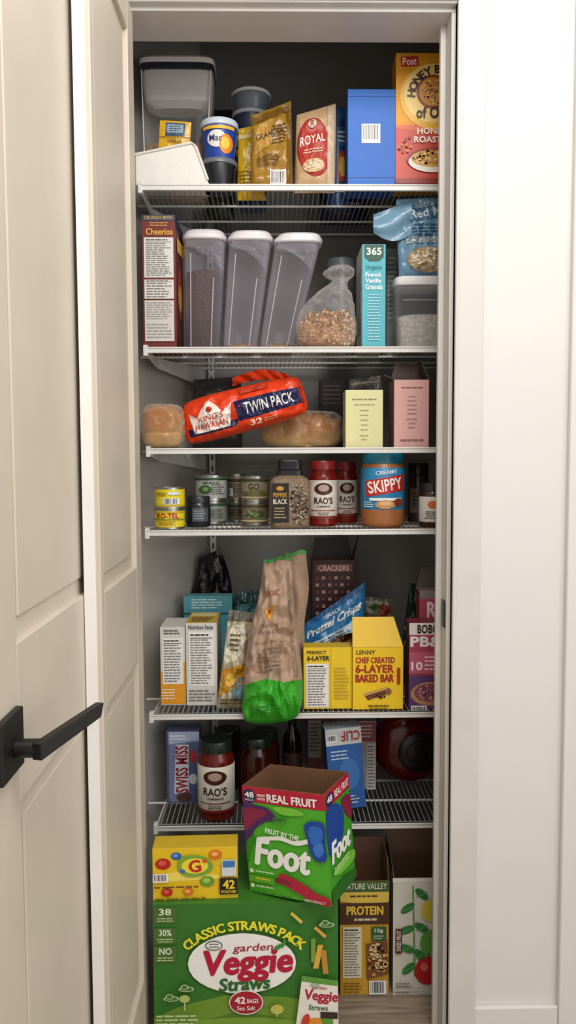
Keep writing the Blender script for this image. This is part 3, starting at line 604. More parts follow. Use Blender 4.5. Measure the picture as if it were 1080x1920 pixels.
m = MB(); m.plate([O+V, O+V-N*.08, O+V-N*.07+Vector((-.022,0,.012)), O+V-N*.01+Vector((-.022,0,.012))], .0015, M('#4c3c38')); m.build('flap', rt)

# ================================================================ SHELF 4
MET = M('#b5b5b0', 'metal')
CAN = [(0,0),(.97,0),(1,.015),(1,.04),(.965,.05),(.965,.95),(1,.96),(1,.985),(.96,1),(.93,.985),(.93,.965),(0,.96)]
def can(x0, x1, yt, Y, zb, lab, label, col, art):
    rt, c, r, H, po = jar('food_can', label, x0, x1, yt, Y, zb, [('can_body', MET, CAN), ('paper_label', M(lab, 'plast'), [(.97,.1),(.985,.11),(.985,.89),(.97,.9)])], 'can', col)
    P = cyl(c, r*.985, H, .11, .89, (0,0,100,100)); art(P); P.build(po['paper_label'], 'printed_artwork'); return c.z+H
z = can(290, 347, 953, 1.80, S4, '#e8d21e', 'lower yellow can with red lettering in the stack of two', 'yellow cans', lambda P: P.rect(0,0,100,10,'#c9b018').text('RO-TEL', 14, 12, 84, 46, '#b3261e', 0, .03).lines(20, 60, 85, 90, 3, '#a8781c').rect(0,50,100,55,'#3b7a2c'))
can(290, 347, 913, 1.80, z, '#e8d21e', 'upper yellow can with barcode in the stack of two', 'yellow cans', lambda P: P.rect(0,88,100,100,'#c9b018').lines(12, 15, 50, 40, 3, '#7a6a14').bars(34, 50, 84, 86, 12).rect(50,12,86,30,'#d8e0e2'))
rt, c, r, H, po = jar('spice_jar', 'small dark glass jar with black lid beside the yellow cans', 349, 395, 930, 1.85, S4, [('glass_body', M('#20242a', 'sauce'), [(0,0),(.95,0),(1,.04),(1,.72),(.88,.8)]), ('lid', M('#26282c', 'plast'), [(.9,.78),(.95,.79),(.95,.97),(.9,1),(0,1)])])
P = cyl(c, r, H, .1, .65, (0,0,100,100)); P.rect(30, 5, 90, 85, '#4a5258').lines(36, 15, 84, 75, 4, '#8f979c'); P.build(rt)
z = can(366, 426, 938, 1.945, S4, '#8f938a', 'bottom grey-green can of the stack behind the small dark jar', 'stacked vegetable cans', lambda P: P.rect(0,0,100,14,'#2f4f34').ell(40,55,24,26,'#54704c').lines(58,30,92,86,6,'#4a4f46'))
can(366, 426, 890, 1.945, z, '#b9bbb2', 'top white and green can of the stack behind the small dark jar', 'stacked vegetable cans', lambda P: P.rect(0,0,100,12,'#2f4f34').ell(36,58,20,22,'#3f6b3a').ell(36,56,9,10,'#8aa860').lines(55,30,92,84,5,'#5a5f56').text('BEANS', 30, 18, 78, 30, '#2b3a2c'))
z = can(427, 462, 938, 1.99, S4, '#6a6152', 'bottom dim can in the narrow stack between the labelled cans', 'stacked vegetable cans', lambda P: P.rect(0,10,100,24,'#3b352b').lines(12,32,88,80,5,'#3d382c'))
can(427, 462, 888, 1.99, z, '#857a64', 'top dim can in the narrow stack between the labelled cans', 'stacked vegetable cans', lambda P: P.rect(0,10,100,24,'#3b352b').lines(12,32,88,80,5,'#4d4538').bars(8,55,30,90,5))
z = can(452, 504, 940, 1.885, S4, '#7d7258', 'bottom tan can of the stack beside the peppercorn bottle', 'stacked vegetable cans', lambda P: P.rect(0,0,100,16,'#4c4330').ell(50,52,34,24,'#57663a').specks(50,52,30,20,40,('#8a9a5a','#3c4a26'),4).rect(0,84,100,92,'#c9b98c'))
can(452, 504, 892, 1.885, z, '#9a8f72', 'top tan can reading GO in the stack beside the peppercorn bottle', 'stacked vegetable cans', lambda P: P.rect(0,0,100,14,'#4c4330').text('GO', 28, 22, 66, 54, '#3a3020', 0, .02).ell(56,72,34,16,'#6a6a3a').rect(0,88,100,94,'#c9b98c').lines(8,60,30,86,3,'#4c4330'))
rt, c, r, H, po = jar('pepper_bottle', 'large square bottle of peppercorns with black cap and black label', 506, 580, 862, 1.825, S4, [('bottle_body', M('#86705a', 'food'), [(.001,0),(.94,0),(.98,.02),(1,.05),(1,.66),(.92,.72),(.62,.77),(.6,.78),(.001,.78)]), ('cap', M('#1c1a1a', 'plast'), [(.6,.76),(.66,.77),(.66,.84),(.58,.86),(.58,.985),(.54,1),(.001,1)])], 'bottle', pw=5)
yf = c.y-r*.8-.0005
P = Print(lambda u, v, o: Vector((c.x+(u*2-1)*r, yf-o, c.z+H*.68*v)), (506,905,580,988)); P.rect(509, 908, 541, 978, '#15130f').text('PEPPER', 512, 925, 538, 933, '#c98f2a').text('BLACK', 512, 936, 538, 945, '#e8dcc0').ell(525, 917, 7, 4, '#c98f2a').lines(514, 950, 536, 972, 4, '#a89060').specks(560, 945, 16, 36, 150, ('#2c231b', '#b8a488', '#5a4635'), 1.6); P.build(rt)
def sauce(x0, x1, yt, Y, zb, label, lidc='#8a1f1c', sc_='#7e1a10', lab=True):
    parts = [('glass_body', M(sc_, 'sauce'), [(0,0),(.9,0),(1,.03),(1,.72),(.93,.79),(.8,.84),(.79,.88),(0,.88)]), ('lid', M(lidc, 'plast'), [(.8,.86),(.88,.865),(.88,.975),(.84,1),(0,1)])]
    if lab: parts.append(('paper_label', M('#ddd6c8'), [(1.0,.12),(1.012,.125),(1.012,.70),(1.0,.705)]))
    rt, c, r, H, po = jar('sauce_jar', label, x0, x1, yt, Y, zb, parts, 'jar', 'red pasta sauce jars')
    if lab:
        P = cyl(c, r*1.012, H, .125, .70, (0,0,100,100))
        P.ell(50,22,30,16,'#4a1c18').ell(50,20,18,9,'#b09a86').text("RAO'S", 20,44,80,62,'#3a1714',0,.02).text('HOMEMADE', 28,66,72,71,'#3a1714').rect(12,78,88,80,'#8a1f1c').lines(30,83,70,92,2,'#6a4a44',ctr=True).rect(0,94,100,100,'#7a1c18'); P.build(po['paper_label'])
    return c, H
sauce(578, 632, 864, 1.855, S4, 'red sauce jar on fourth shelf, left one between peppercorns and peanut butter')
sauce(628, 670, 866, 1.935, S4, 'red sauce jar on fourth shelf, directly left of the peanut butter')
rt, c, r, H, po = jar('peanut_butter_jar', 'large peanut butter jar with teal lid and blue label', 677, 758, 850, 1.83, S4, [('jar_body', M('#a5683a', 'plast'), [(0,0),(.9,0),(.97,.02),(1,.06),(1,.78),(.94,.84),(.9,.87),(0,.87)]), ('lid', M('#12738f', 'plast'), [(.9,.86),(.95,.865),(.95,.985),(.91,1),(0,1)]), ('paper_label', M('#2d86b8', 'plast'), [(1,.24),(1.01,.245),(1.01,.80),(1,.805)])])
P = cyl(c, r*1.01, H, .245, .8, (677,882,758,957)); P.poly([(683,905),(750,893),(752,922),(685,934)], '#c22a24').text('SKIPPY', 687, 902, 748, 924, '#f6f4ef', 9, .02).text('CREAMY', 700, 886, 738, 893, '#eaf2f6', 5).rect(690, 936, 746, 941, '#e9f0f2').ell(717, 948, 18, 8, '#c8925a').ell(717, 946, 12, 4, '#e2b47c').ell(740, 944, 8, 7, '#8a2a1c').lines(682, 942, 698, 954, 3, '#d6e6ee'); P.build(po['paper_label'])
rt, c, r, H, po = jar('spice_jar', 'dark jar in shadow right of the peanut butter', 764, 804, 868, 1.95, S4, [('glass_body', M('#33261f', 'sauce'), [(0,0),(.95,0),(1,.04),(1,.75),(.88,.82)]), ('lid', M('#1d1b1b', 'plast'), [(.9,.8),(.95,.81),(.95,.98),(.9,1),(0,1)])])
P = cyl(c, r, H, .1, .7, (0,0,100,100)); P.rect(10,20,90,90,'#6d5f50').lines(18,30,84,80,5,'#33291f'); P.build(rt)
rt, c, r, H, po = jar('spice_jar', 'small jar with black lid and white label at right end of fourth shelf', 786, 836, 905, 1.81, S4, [('glass_body', M('#3a2117', 'sauce'), [(0,0),(.95,0),(1,.04),(1,.75),(.88,.82)]), ('lid', M('#222222', 'plast'), [(.9,.8),(.95,.81),(.95,.98),(.9,1),(0,1)]), ('paper_label', M('#dcd8d0'), [(1,.12),(1.015,.13),(1.015,.68),(1,.69)])])
P = cyl(c, r*1.015, H, .13, .68, (0,0,100,100)); P.ell(40,30,16,16,'#d4692a').lines(15,56,80,90,4,'#444444',ctr=True); P.build(po['paper_label'])

# ================================================================ SHELF 5
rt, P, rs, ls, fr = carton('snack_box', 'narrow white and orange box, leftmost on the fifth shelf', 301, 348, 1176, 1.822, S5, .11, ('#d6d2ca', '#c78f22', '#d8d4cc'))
P.poly([(301,1260),(348,1240),(348,1320),(301,1320)], '#e0971f').nutri(305, 1196, 344, 1282, 14).lines(308, 1180, 340, 1190, 2, '#55504a').lines(304, 1290, 330, 1312, 4, '#f4e6c8'); P.build(rt)
rt, P, rs, ls, fr = carton('snack_box', 'white box with nutrition table and yellow top, second from left on fifth shelf', 349, 407, 1168, 1.818, S5, .13, ('#d2cfc9', '#b0a892', '#c9a53c'))
P.text('Nutrition Facts', 354, 1172, 400, 1180, '#333333', 0, .02).nutri(354, 1184, 402, 1286, 18).lines(354, 1292, 402, 1316, 4, '#77726c'); P.build(rt)
P = Print(lambda u, v, o: fr[0]+fr[2]+fr[1]*u-fr[3]*.13*v+Vector((0,0,o)), (0,0,100,100)); P.rect(8, 10, 92, 40, '#e6d28a').lines(14, 50, 86, 90, 5, '#7a6020'); P.build(rt)
rt, P, rs, ls, fr = carton('snack_box', 'light teal box lying high behind the white boxes', 345, 436, 1118, 1.99, S5, .045, ('#4f98a6', '#3f7078', '#63a2ac'))
P.lines(360, 1122, 420, 1142, 4, '#cfe0e2').rect(345, 1148, 436, 1152, '#2f5c64'); P.build(rt)
rt, P, fn = pouch('snack_bag', 'crumpled black bag behind the light teal box', (372,1046), (412,1030), (448,1310), (362,1310), (2.09,2.09), .028, '#141314', cr=.006, seed=33, zb=S5, crease=1.5, warp=lambda u, v: (.5+(u-.5)*(1+.5*math.sin(v*3.1))+.06*math.sin(v*9), v)); P.lines(40, 30, 70, 40, 2, '#55504e'); P.build(rt)
rt, P, fn = pouch('snack_bag', 'dark teal bag showing between the cream snack bag and the kraft bag', (440,1112), (500,1104), (504,1310), (436,1310), (2.02,2.02), .025, '#24484c', cr=.006, seed=61, zb=S5, crease=1.8); P.poly([(0,14),(100,10),(100,24),(0,28)], '#4c8288').lines(20, 32, 80, 44, 3, '#a9bcbc'); P.build(rt)
rt, P, fn = pouch('chip_bag', 'cream, gold and grey snack bag left of the tall kraft bag', (430,1143), (486,1150), (476,1330), (406,1330), (1.86,1.795), .020, '#b5a98c', cr=.006, seed=35, zb=S5, rect=(0,0,100,100), freq=32, crease=1.5)
P.poly([(0,0),(100,0),(100,10),(0,12)], '#6d6a5e').blob([(10,20),(60,18),(50,48),(5,52)], '#e4ddc9').poly([(0,62),(70,55),(90,75),(0,88)], '#c48f24').ell(60, 80, 24, 12, '#6b8a94').lines(15, 24, 50, 44, 4, '#6b5a34').poly([(64,20),(98,18),(98,55),(76,58)], '#8d8a7c').lines(10, 90, 90, 97, 2, '#6b5a34').ell(30,72,14,7,'#e8c25a'); P.build(rt)
rt, P, rs, ls, fr = carton('snack_box', 'dark maroon box with dotted pattern and open flaps, behind the kraft bag', 586, 664, 1050, 2.0, S5, .07, ('#3c1418', '#2a1012', '#54282a'), opened=True, inner='#55392c')
P.rect(592, 1058, 660, 1072, '#7d3a3a').text('CRACKERS', 598, 1060, 654, 1070, '#d9c8b8')
for j in range(6):
    for i in range(6): P.rect(592+i*11.5, 1080+j*13, 598+i*11.5, 1086+j*13, '#a08c7c' if (i+j) % 2 else '#6b2a2a')
P.build(rt); O, U, V, N = fr
m = MB(); m.plate([O+V-N*.07, O+V+U-N*.07, O+V+U*.9-N*.075+Vector((0,0,.05)), O+V+U*.1-N*.075+Vector((0,0,.05))], .0015, M('#2e201a')); m.build('flap', rt)
m = MB(); m.plate([O+V+U, O+V+U-N*.07, O+V+U-N*.05+Vector((.014,0,.06)), O+V+U-N*.01+Vector((.01,0,.055))], .0015, M('#4c3328')); m.build('flap', rt)
rt, P, fn = pouch('pretzel_bag', 'tilted blue pretzel bag behind the small yellow box', (562,1176), (686,1090), (672,1310), (590,1310), (1.935,1.93), .028, '#2a74ac', cr=.0045, seed=41, rect=(0,0,100,100), zb=S5, crease=1.4, freq=26)
P.poly([(0,0),(100,0),(100,6),(0,5)], '#1a5488').fat('Pretzel Crisps', 8, 13, 94, 25, '#eef3f6', -1, .5, sh=.3).text('SNACK', 38, 7, 62, 11, '#eef3f6').poly([(5,30),(95,30),(95,42),(5,40)], '#cfe0ea').lines(12, 32, 80, 38, 2, '#235f92').ell(55, 55, 40, 18, '#5a351e').specks(55, 55, 36, 15, 60, ('#8a5a34','#3a2010'), 4); P.build(rt)
rt, P, fn = pouch('chip_bag', 'dull green and red bag right of the pretzel bag', (684,1118), (742,1124), (750,1310), (688,1310), 2.03, .020, '#6b6a52', cr=.006, seed=43, zb=S5, crease=1.5); P.poly([(0,5),(60,3),(40,18),(0,18)], '#a8a894').ell(60, 14, 24, 7, '#8a2a22').lines(15, 22, 80, 40, 4, '#b8b49c').ell(30,12,16,5,'#4f6b3a'); P.build(rt)
def kwarp(u, v):
    k = 1-.14*max(0, 1-v/.09)**2
    w = 1+.14*math.sin(math.pi*min(1, v*1.2))-.05*math.exp(-((v-.74)/.1)**2)
    return .5+(u-.5)*w*k+.02*math.sin(v*9), v+.026*(abs(2*u-1)**3)*max(0, 1-v/.2)-.008*math.sin(u*8)*v
rt, P, fn = pouch('tortilla_chip_bag', 'tall kraft paper bag with bright green bottom hanging over the shelf edge', (494,1049), (546,1044), (565,1352), (450,1360), (1.85,1.735), .05, '#b2967f', kind='kraft', cr=.0075, seed=51, rect=(456,1036,576,1357), nu=40, nv=60, back=.15, freq=17, crease=2.0, warp=kwarp)
P.poly([(456,1283),(500,1274),(540,1284),(576,1278),(576,1357),(456,1357)], '#36a424').poly([(456,1036),(576,1036),(576,1042),(520,1044),(456,1043)], '#4fa048')
P.poly([(555,1060),(562,1060),(568,1275),(558,1275)], '#9c7f69').poly([(459,1075),(462,1075),(464,1275),(459,1275)], '#a3866f')
P.text('ORGANIC', 482, 1104, 528, 1116, '#a84a38', -3, .01).poly([(486,1142),(514,1134),(506,1166)], '#d99a2c').ell(502, 1146, 5, 4, '#a84a38').text('Tortilla Chips', 480, 1182, 538, 1192, '#7d5f50', -3, .002).text('Blue Corn', 488, 1169, 528, 1177, '#7d5f50', -3, .002)
P.text('Made with Organic Corn', 476, 1202, 540, 1210, '#7d5f50', -3, .002).lines(480, 1216, 540, 1262, 6, '#947763', .4, True).lines(472, 1322, 530, 1334, 2, '#2c7d1e', ctr=True); P.build(rt)
m = MB()
def fold(u, v):
    x0 = 536+8*(1-v)-3*math.sin(v*7); x1 = 577-10*(1-v)**2+3*math.sin(v*11)
    p = at(x0+(x1-x0)*u, 1270-v*236+4*math.sin(u*6)*v, 1.875-.03*(1-v)-.014*math.sin(math.pi*u)); p.y += .005*math.sin(v*13+u*4); return p
m.grid(fold, 10, 30, M('#a98b74', 'kraft')); gs = m.build('side_gusset', rt)
m = MB(); m.grid(lambda u, v: fold(u, .97+.03*v)+Vector((0, -.0012, 0)), 10, 3, M('#4fa048', 'kraft')); m.build('green_edge', gs)
rt, P, rs, ls, fr = carton('snack_bar_box', 'small yellow box with nutrition label, left of the tall yellow one', 569, 660, 1214, 1.783, S5, .05, ('#e8c41e', '#b89410', '#d9b51c'))
P.nutri(574, 1244, 616, 1326, 14).text('PERFECT', 576, 1220, 612, 1226, '#2b2414').text('6-LAYER', 576, 1229, 618, 1238, '#2b2414', 0, .03).rect(620, 1216, 621, 1335, '#d1ad14').lines(626, 1250, 654, 1312, 10, '#c2a01e').lines(576, 1328, 606, 1333, 1, '#2b2414'); P.build(rt)
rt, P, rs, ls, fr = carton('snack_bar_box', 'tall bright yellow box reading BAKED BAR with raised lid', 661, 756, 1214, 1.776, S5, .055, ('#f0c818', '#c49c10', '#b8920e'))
P.text('LENNY', 668, 1219, 704, 1227, '#2b2414', 0, .02).fat('CHEF CREATED', 667, 1232, 740, 1243, '#a8261c', 0, .35).fat('6-LAYER', 667, 1246, 738, 1261, '#a8261c', 0, .5).fat('BAKED BAR', 667, 1264, 738, 1278, '#a8261c', 0, .5)
P.poly([(682,1300),(726,1288),(734,1298),(690,1312)], '#5a3418').poly([(682,1300),(726,1288),(727,1292),(684,1304)], '#c99a5a').ell(728, 1296, 6, 6, '#8a5a2c').rect(744, 1252, 750, 1282, '#a8261c').lines(690, 1320, 730, 1332, 2, '#5a4a14', ctr=True).specks(706,1305,16,4,20,('#8a5a2c',),1.5); P.build(rt)
O, U, V, N = fr; hl = at(700, 1158, 1.80).z-(O.z+V.z); m = MB(); b0 = O+V-N*.002
m.plate([b0, b0+U, b0+U*.84+Vector((0,.028,hl)), b0+U*.02+Vector((0,.028,hl))], .0018, M('#e4ba18')); m.build('lid_flap', rt)
rt, P, rs, ls, fr = carton('snack_bar_box', 'pink and maroon box reading PB with purple sandwich, right end of fifth shelf', 767, 818, 1168, 1.785, S5+.0005, .055, ('#b0405e', '#6b2238', '#8a2e48'), width=.125)
P.rect(767, 1168, 880, 1190, '#e8e2dc').text('BOBO', 782, 1171, 822, 1188, '#2c2228', 0, .04).text('PB&J', 769, 1193, 834, 1218, '#f4e8e8', 0, .04).rect(767, 1222, 880, 1262, '#c25a78').text('10', 771, 1240, 792, 1256, '#f4e8e8', 0, .03).lines(796, 1228, 840, 1258, 4, '#f0d0d8').rect(767, 1266, 880, 1330, '#5a3a72').ell(806, 1300, 36, 22, '#b88a5c').ell(806, 1298, 30, 17, '#8a4a6a').specks(806,1298,28,15,40,('#5c2c50','#c99a6c'),2).bars(771, 1322, 800, 1340, 8); P.build(rt)
rt, P, rs, ls, fr = carton('snack_bar_box', 'pink box standing behind the maroon box reading PB', 786, 850, 1108, 1.865, S5, .05, ('#b84a66', '#7a2c40', '#9a8e8a'), width=.12)
P.rect(786, 1108, 880, 1122, '#8b8380').text('Rice', 800, 1128, 850, 1158, '#f4e8e8', 0, .03); P.build(rt); O, U, V, N = fr
m = MB(); m.plate([O+V-N*.05, O+V+U-N*.05, O+V+U*.9-N*.05+Vector((0,.003,.05)), O+V+U*.12-N*.05+Vector((0,.003,.05))], .0015, M('#5c5450')); m.build('flap', rt)
rt, P, fn = pouch('chip_bag', 'dark green bag tucked left of the pink box', (768,1092), (790,1096), (800,1310), (744,1310), 1.97, .02, '#1f3022', cr=.006, seed=47, zb=S5, crease=1.6); P.lines(20, 30, 80, 50, 3, '#48604a'); P.build(rt)

# ================================================================ SHELF 6
rt, P, rs, ls, fr = carton('cocoa_box', 'lavender-blue cocoa box with sideways lettering at left of lowest shelf', 313, 374, 1372, 1.88, S6+.0005, .06, ('#7a84ac', '#4c5272', '#5f6890'))
P.poly([(313,1372),(374,1372),(374,1388),(313,1396)], '#a9b8d4').rect(352, 1392, 374, 1506, '#59648f').poly([(330,1396),(354,1396),(354,1484),(326,1488)], '#d9dbe4').text('SWISS MISS', 297, 1430, 385, 1454, '#9a2430', 90, .03).lines(320, 1377, 356, 1388, 2, '#f0f2f6').ell(362, 1418, 7, 12, '#b83038').ell(362, 1460, 8, 10, '#d9dbe4').ell(345, 1494, 14, 8, '#5a3a2c').rect(313,1372,317,1508,'#525a80'); P.build(rt)
sauce(371, 440, 1384, 1.812, S6, 'red sauce jar with dark green lid standing at front of lowest shelf', '#142019', '#5e120c')
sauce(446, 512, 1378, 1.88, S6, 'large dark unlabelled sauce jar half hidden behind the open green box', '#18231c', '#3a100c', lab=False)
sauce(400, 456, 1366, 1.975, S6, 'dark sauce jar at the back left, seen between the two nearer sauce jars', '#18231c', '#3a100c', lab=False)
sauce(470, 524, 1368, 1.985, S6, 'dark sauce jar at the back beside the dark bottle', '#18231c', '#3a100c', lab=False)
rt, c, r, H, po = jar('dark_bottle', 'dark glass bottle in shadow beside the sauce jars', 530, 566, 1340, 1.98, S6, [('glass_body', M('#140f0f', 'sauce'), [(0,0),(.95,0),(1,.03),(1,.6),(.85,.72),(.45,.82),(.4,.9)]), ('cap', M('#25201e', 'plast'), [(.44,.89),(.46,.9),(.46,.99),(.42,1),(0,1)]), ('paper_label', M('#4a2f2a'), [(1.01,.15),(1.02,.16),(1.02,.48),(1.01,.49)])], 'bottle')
rt, P, rs, ls, fr = carton('snack_bar_box', 'tilted deep blue energy bar box with white lid strip on lowest shelf', 620, 688, 1368, 1.82, S6+.0005, .045, ('#2a5fa6', '#1c4278', '#b9c4cc'), yaw=6, roll=4)
P.rect(620, 1368, 688, 1398, '#d3d6d6').poly([(643,1372),(688,1372),(688,1394),(647,1394)], '#c9d0d2').text('CLIF', 650, 1374, 685, 1392, '#b02a28', 180, .03).bars(622, 1378, 641, 1392, 7).ell(660, 1452, 20, 30, '#3a72b8').lines(628, 1406, 664, 1426, 3, '#b9cfe2').lines(628, 1490, 676, 1508, 3, '#b9cfe2'); P.build(rt)
rt, P, rs, ls, fr = carton('snack_box', 'white and pink box with nutrition print right of the deep blue box', 672, 705, 1352, 1.945, S6, .04, ('#bdb4ae', '#6b4a4c', '#9c9490'))
P.rect(672, 1354, 705, 1390, '#a04a58').lines(676, 1358, 700, 1384, 4, '#e4d6d4').nutri(688, 1394, 704, 1480, 12); P.build(rt)
rt, P, rs, ls, fr = carton('snack_box', 'dusky pink box at the back above the open green box', 576, 658, 1346, 2.0, S6, .05, ('#7a4a52', '#5c3a3e', '#70484c'))
P.rect(578, 1350, 602, 1420, '#b4aca6').lines(580, 1354, 600, 1410, 8, '#5a5250').text('BARS', 608, 1352, 652, 1364, '#c8b8b8').lines(608, 1368, 652, 1400, 4, '#a47a80'); P.build(rt)
q = at(765, 1420, 1.95); r = .092; c = Vector((q.x+.008, 1.96, S6+r+.0015))
rt = root('cooking_pot', 'dark red round pot lying on its side with black base disc', 'pot', (c.x, 2.0, S6))
RD = M('#5e0a0f', 'sauce')
m = MB(); m.lathe(c, [(0,-.012),(r*.3,-.012),(r*.55,-.010),(r*.78,-.004),(r*.92,.008),(r*.99,.024),(r,.05),(r*.97,.10),(r*.8,.13),(0,.135)], RD, axis='Y', n=56); m.build('pot_body', rt)
m = MB(); m.lathe(c+Vector((.018,-.017,-.002)), [(0,0),(r*.50,0),(r*.55,.003),(r*.56,.010),(r*.56,.016)], M('#0f0e10', 'plast'), axis='Y', n=48); bd = m.build('base_disc', rt)
m = MB(); m.lathe(c+Vector((.018,-.0172,-.002)), [(r*.30,0),(r*.30,-.002),(r*.34,-.002),(r*.34,0)], M('#26201f', 'plast'), axis='Y', n=48); m.build('ring', bd)

# ================================================================ FLOOR
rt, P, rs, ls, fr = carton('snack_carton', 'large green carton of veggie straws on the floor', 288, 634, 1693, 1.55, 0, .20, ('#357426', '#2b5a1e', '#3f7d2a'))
zveg = fr[0].z+fr[2].z; yb = proj(fr[0]+fr[1]*.5)[1]
P.poly([(288,1905),(340,1882),(420,1864),(530,1868),(634,1885),(634,yb),(288,yb)], '#6f942f').poly([(288,1930),(450,1895),(634,1925),(634,yb),(288,yb)], '#537f28').ell(450, 1930, 150, 24, '#7b9e38')
for y, tt in ((1698, '38'), (1736, '30%'), (1770, 'NO')):
    P.rect(290, y, 332, y+30, '#4c6f2c').text(tt, 300, y+3, 323, y+15, '#e4ecd2', 0, .02).lines(294, y+19, 328, y+28, 2, '#c2d2a4', ctr=True)
P.ell(454, 1802, 103, 59, '#2c5c1c').ell(454, 1803, 101, 56, '#f4f3ee')
for dx in (-.8, .8, 0): P.arc('CLASSIC STRAWS PACK', 458+dx, 1846, 146, -49, 50, 17, '#eae23a', ry=114, bold=.02, sx=1.0)
P.text('garden', 438, 1766, 512, 1784, '#a31f3a', 2, .01, sh=.25)
P.fat('Veggie', 380, 1776, 548, 1836, '#b8183a', 2, 2.0, sh=.15).fat('Straws', 412, 1828, 506, 1852, '#2f6a2c', 3, 1.0, sh=.15).ell(402, 1768, 16, 9, '#4a5a48').ell(402, 1768, 14, 7, '#f1f0ea').lines(391, 1763, 413, 1773, 2, '#4a5a48', ctr=True).ell(522, 1772, 10, 4, '#3f8a34', 30).ell(532, 1765, 9, 3, '#3f8a34', 70)
P.ell(461, 1874, 32, 23, '#e9e4dc').ell(461, 1874, 30, 21, '#a81c34').text('42', 440, 1863, 460, 1876, '#f4e9e6', 0, .03).text('BAGS', 463, 1867, 484, 1875, '#f4e9e6', 0, .02).text('Sea Salt', 444, 1880, 478, 1888, '#f4e9e6', 0, .01)
for (x, y, w, an, cc) in ((596,1790,5,12,'#d9aa4a'),(608,1800,5,-6,'#c08a34'),(587,1778,4,0,'#7b9e38'),(556,1718,4,50,'#dcc04a'),(600,1745,4,-55,'#d9aa4a')):
    k = math.sin(math.radians(an))*22
    P.poly([(x-w+k, y-22), (x+w+k, y-22), (x+w-k, y+22), (x-w-k, y+22)] if abs(an) < 30 else [(x-12,y-8),(x-8,y-12),(x+12,y+6),(x+8,y+10)], cc)
for x, y in ((350, 1846), (612, 1730), (322, 1862)): P.ell(x, y, 14, 5, '#dfe8cc').ell(x, y, 12, 4, '#4a7f30').ell(x-3, y-4, 7, 5, '#dfe8cc').ell(x-3, y-4, 5.5, 4, '#4a7f30')
P.rect(346, 1866, 348, 1884, '#c9cf9a').ell(347, 1862, 10, 7, '#b4c46a').rect(518, 1876, 520, 1898, '#c9cf9a').ell(519, 1884, 12, 9, '#c4c45a').lines(294, 1890, 380, 1912, 3, '#c2d2a4')
P.poly([(566,1822),(632,1832),(634,1930),(552,1930)], '#ece6da').poly([(566,1822),(632,1832),(631,1842),(564,1832)], '#5f9a3c').fat('Veggie', 570, 1850, 632, 1874, '#b01f3c', -6, .7).text('garden', 584, 1841, 612, 1849, '#b01f3c', -4, .005).text('Straws', 578, 1876, 614, 1886, '#2f6a2c', -4).ell(590, 1910, 26, 10, '#e0902c').ell(612, 1904, 10, 16, '#5f9a3c', 30).ell(572, 1905, 7, 14, '#c9402a', -20).poly([(600,1888),(632,1890),(632,1902),(600,1900)], '#3c2a24').ell(590,1838,9,4,'#a9b59a'); P.build(rt)
# yellow gummy box
a = at(287, 1690, 1.562); bb = at(446, 1690, 1.562); w = bb.x-a.x
U = Vector((1, .03, 0)).normalized()*w; O = Vector((a.x, 1.562, zveg+.0008)); V = Vector((0, 0, at(370, 1590, 1.565).z-zveg))
N = U.cross(V).normalized(); N = N if N.y < 0 else -N
rt = root('snack_box', 'yellow fruit gummy box with black 42 badge on the green carton', 'box', O+U/2)
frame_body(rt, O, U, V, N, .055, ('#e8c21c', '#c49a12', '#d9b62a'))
P = Print(lambda u, v, o: O+U*u+V*v+N*o, (285,1582,446,1690))
def gem(x, y, r_, c1, c2, a=0):
    P.blob([(x+r_*math.cos(k*1.047+a), y+r_*.8*math.sin(k*1.047+a)) for k in range(6)], c1).poly([(x-r_*.1+r_*.55*math.cos(k*1.047+a), y-r_*.15+r_*.4*math.sin(k*1.047+a)) for k in range(6)], c2)
P.poly([(285,1640),(330,1630),(410,1640),(410,1648),(285,1652)], '#f3dc62')
gem(305, 1614, 15, '#b8261e', '#e0564a', .3); gem(330, 1598, 10, '#2f62a8', '#6a9ad8'); gem(404, 1597, 13, '#d9761c', '#f4b45a', .5); gem(388, 1652, 14, '#6a9c2a', '#a8cc5a', .2); gem(352, 1672, 10, '#d9761c', '#f4b45a'); gem(312, 1672, 11, '#b8261e', '#e0564a', .6)
P.blob([(336,1604),(352,1596),(378,1598),(396,1610),(398,1626),(380,1638),(352,1640),(334,1626)], '#7aa83a').ell(365, 1618, 25, 16, '#f0d838').fat('G', 354, 1606, 376, 1631, '#c22a2a', 8, 1).ell(384,1608,5,4,'#d9561e').ell(342,1628,5,4,'#3f6fb4')
P.bars(286, 1632, 314, 1650, 10).rect(416, 1606, 443, 1640, '#cfd8dc').rect(418, 1608, 441, 1622, '#3f78b8').rect(412, 1644, 446, 1678, '#1b1a18').fat('42', 418, 1648, 440, 1666, '#f3d22a', 0, .5).text('POUCHES', 415, 1669, 443, 1675, '#f3d22a').lines(288, 1656, 372, 1664, 1, '#6a4a14', 0).lines(290, 1680, 400, 1688, 1, '#8a6a14'); P.build(rt)
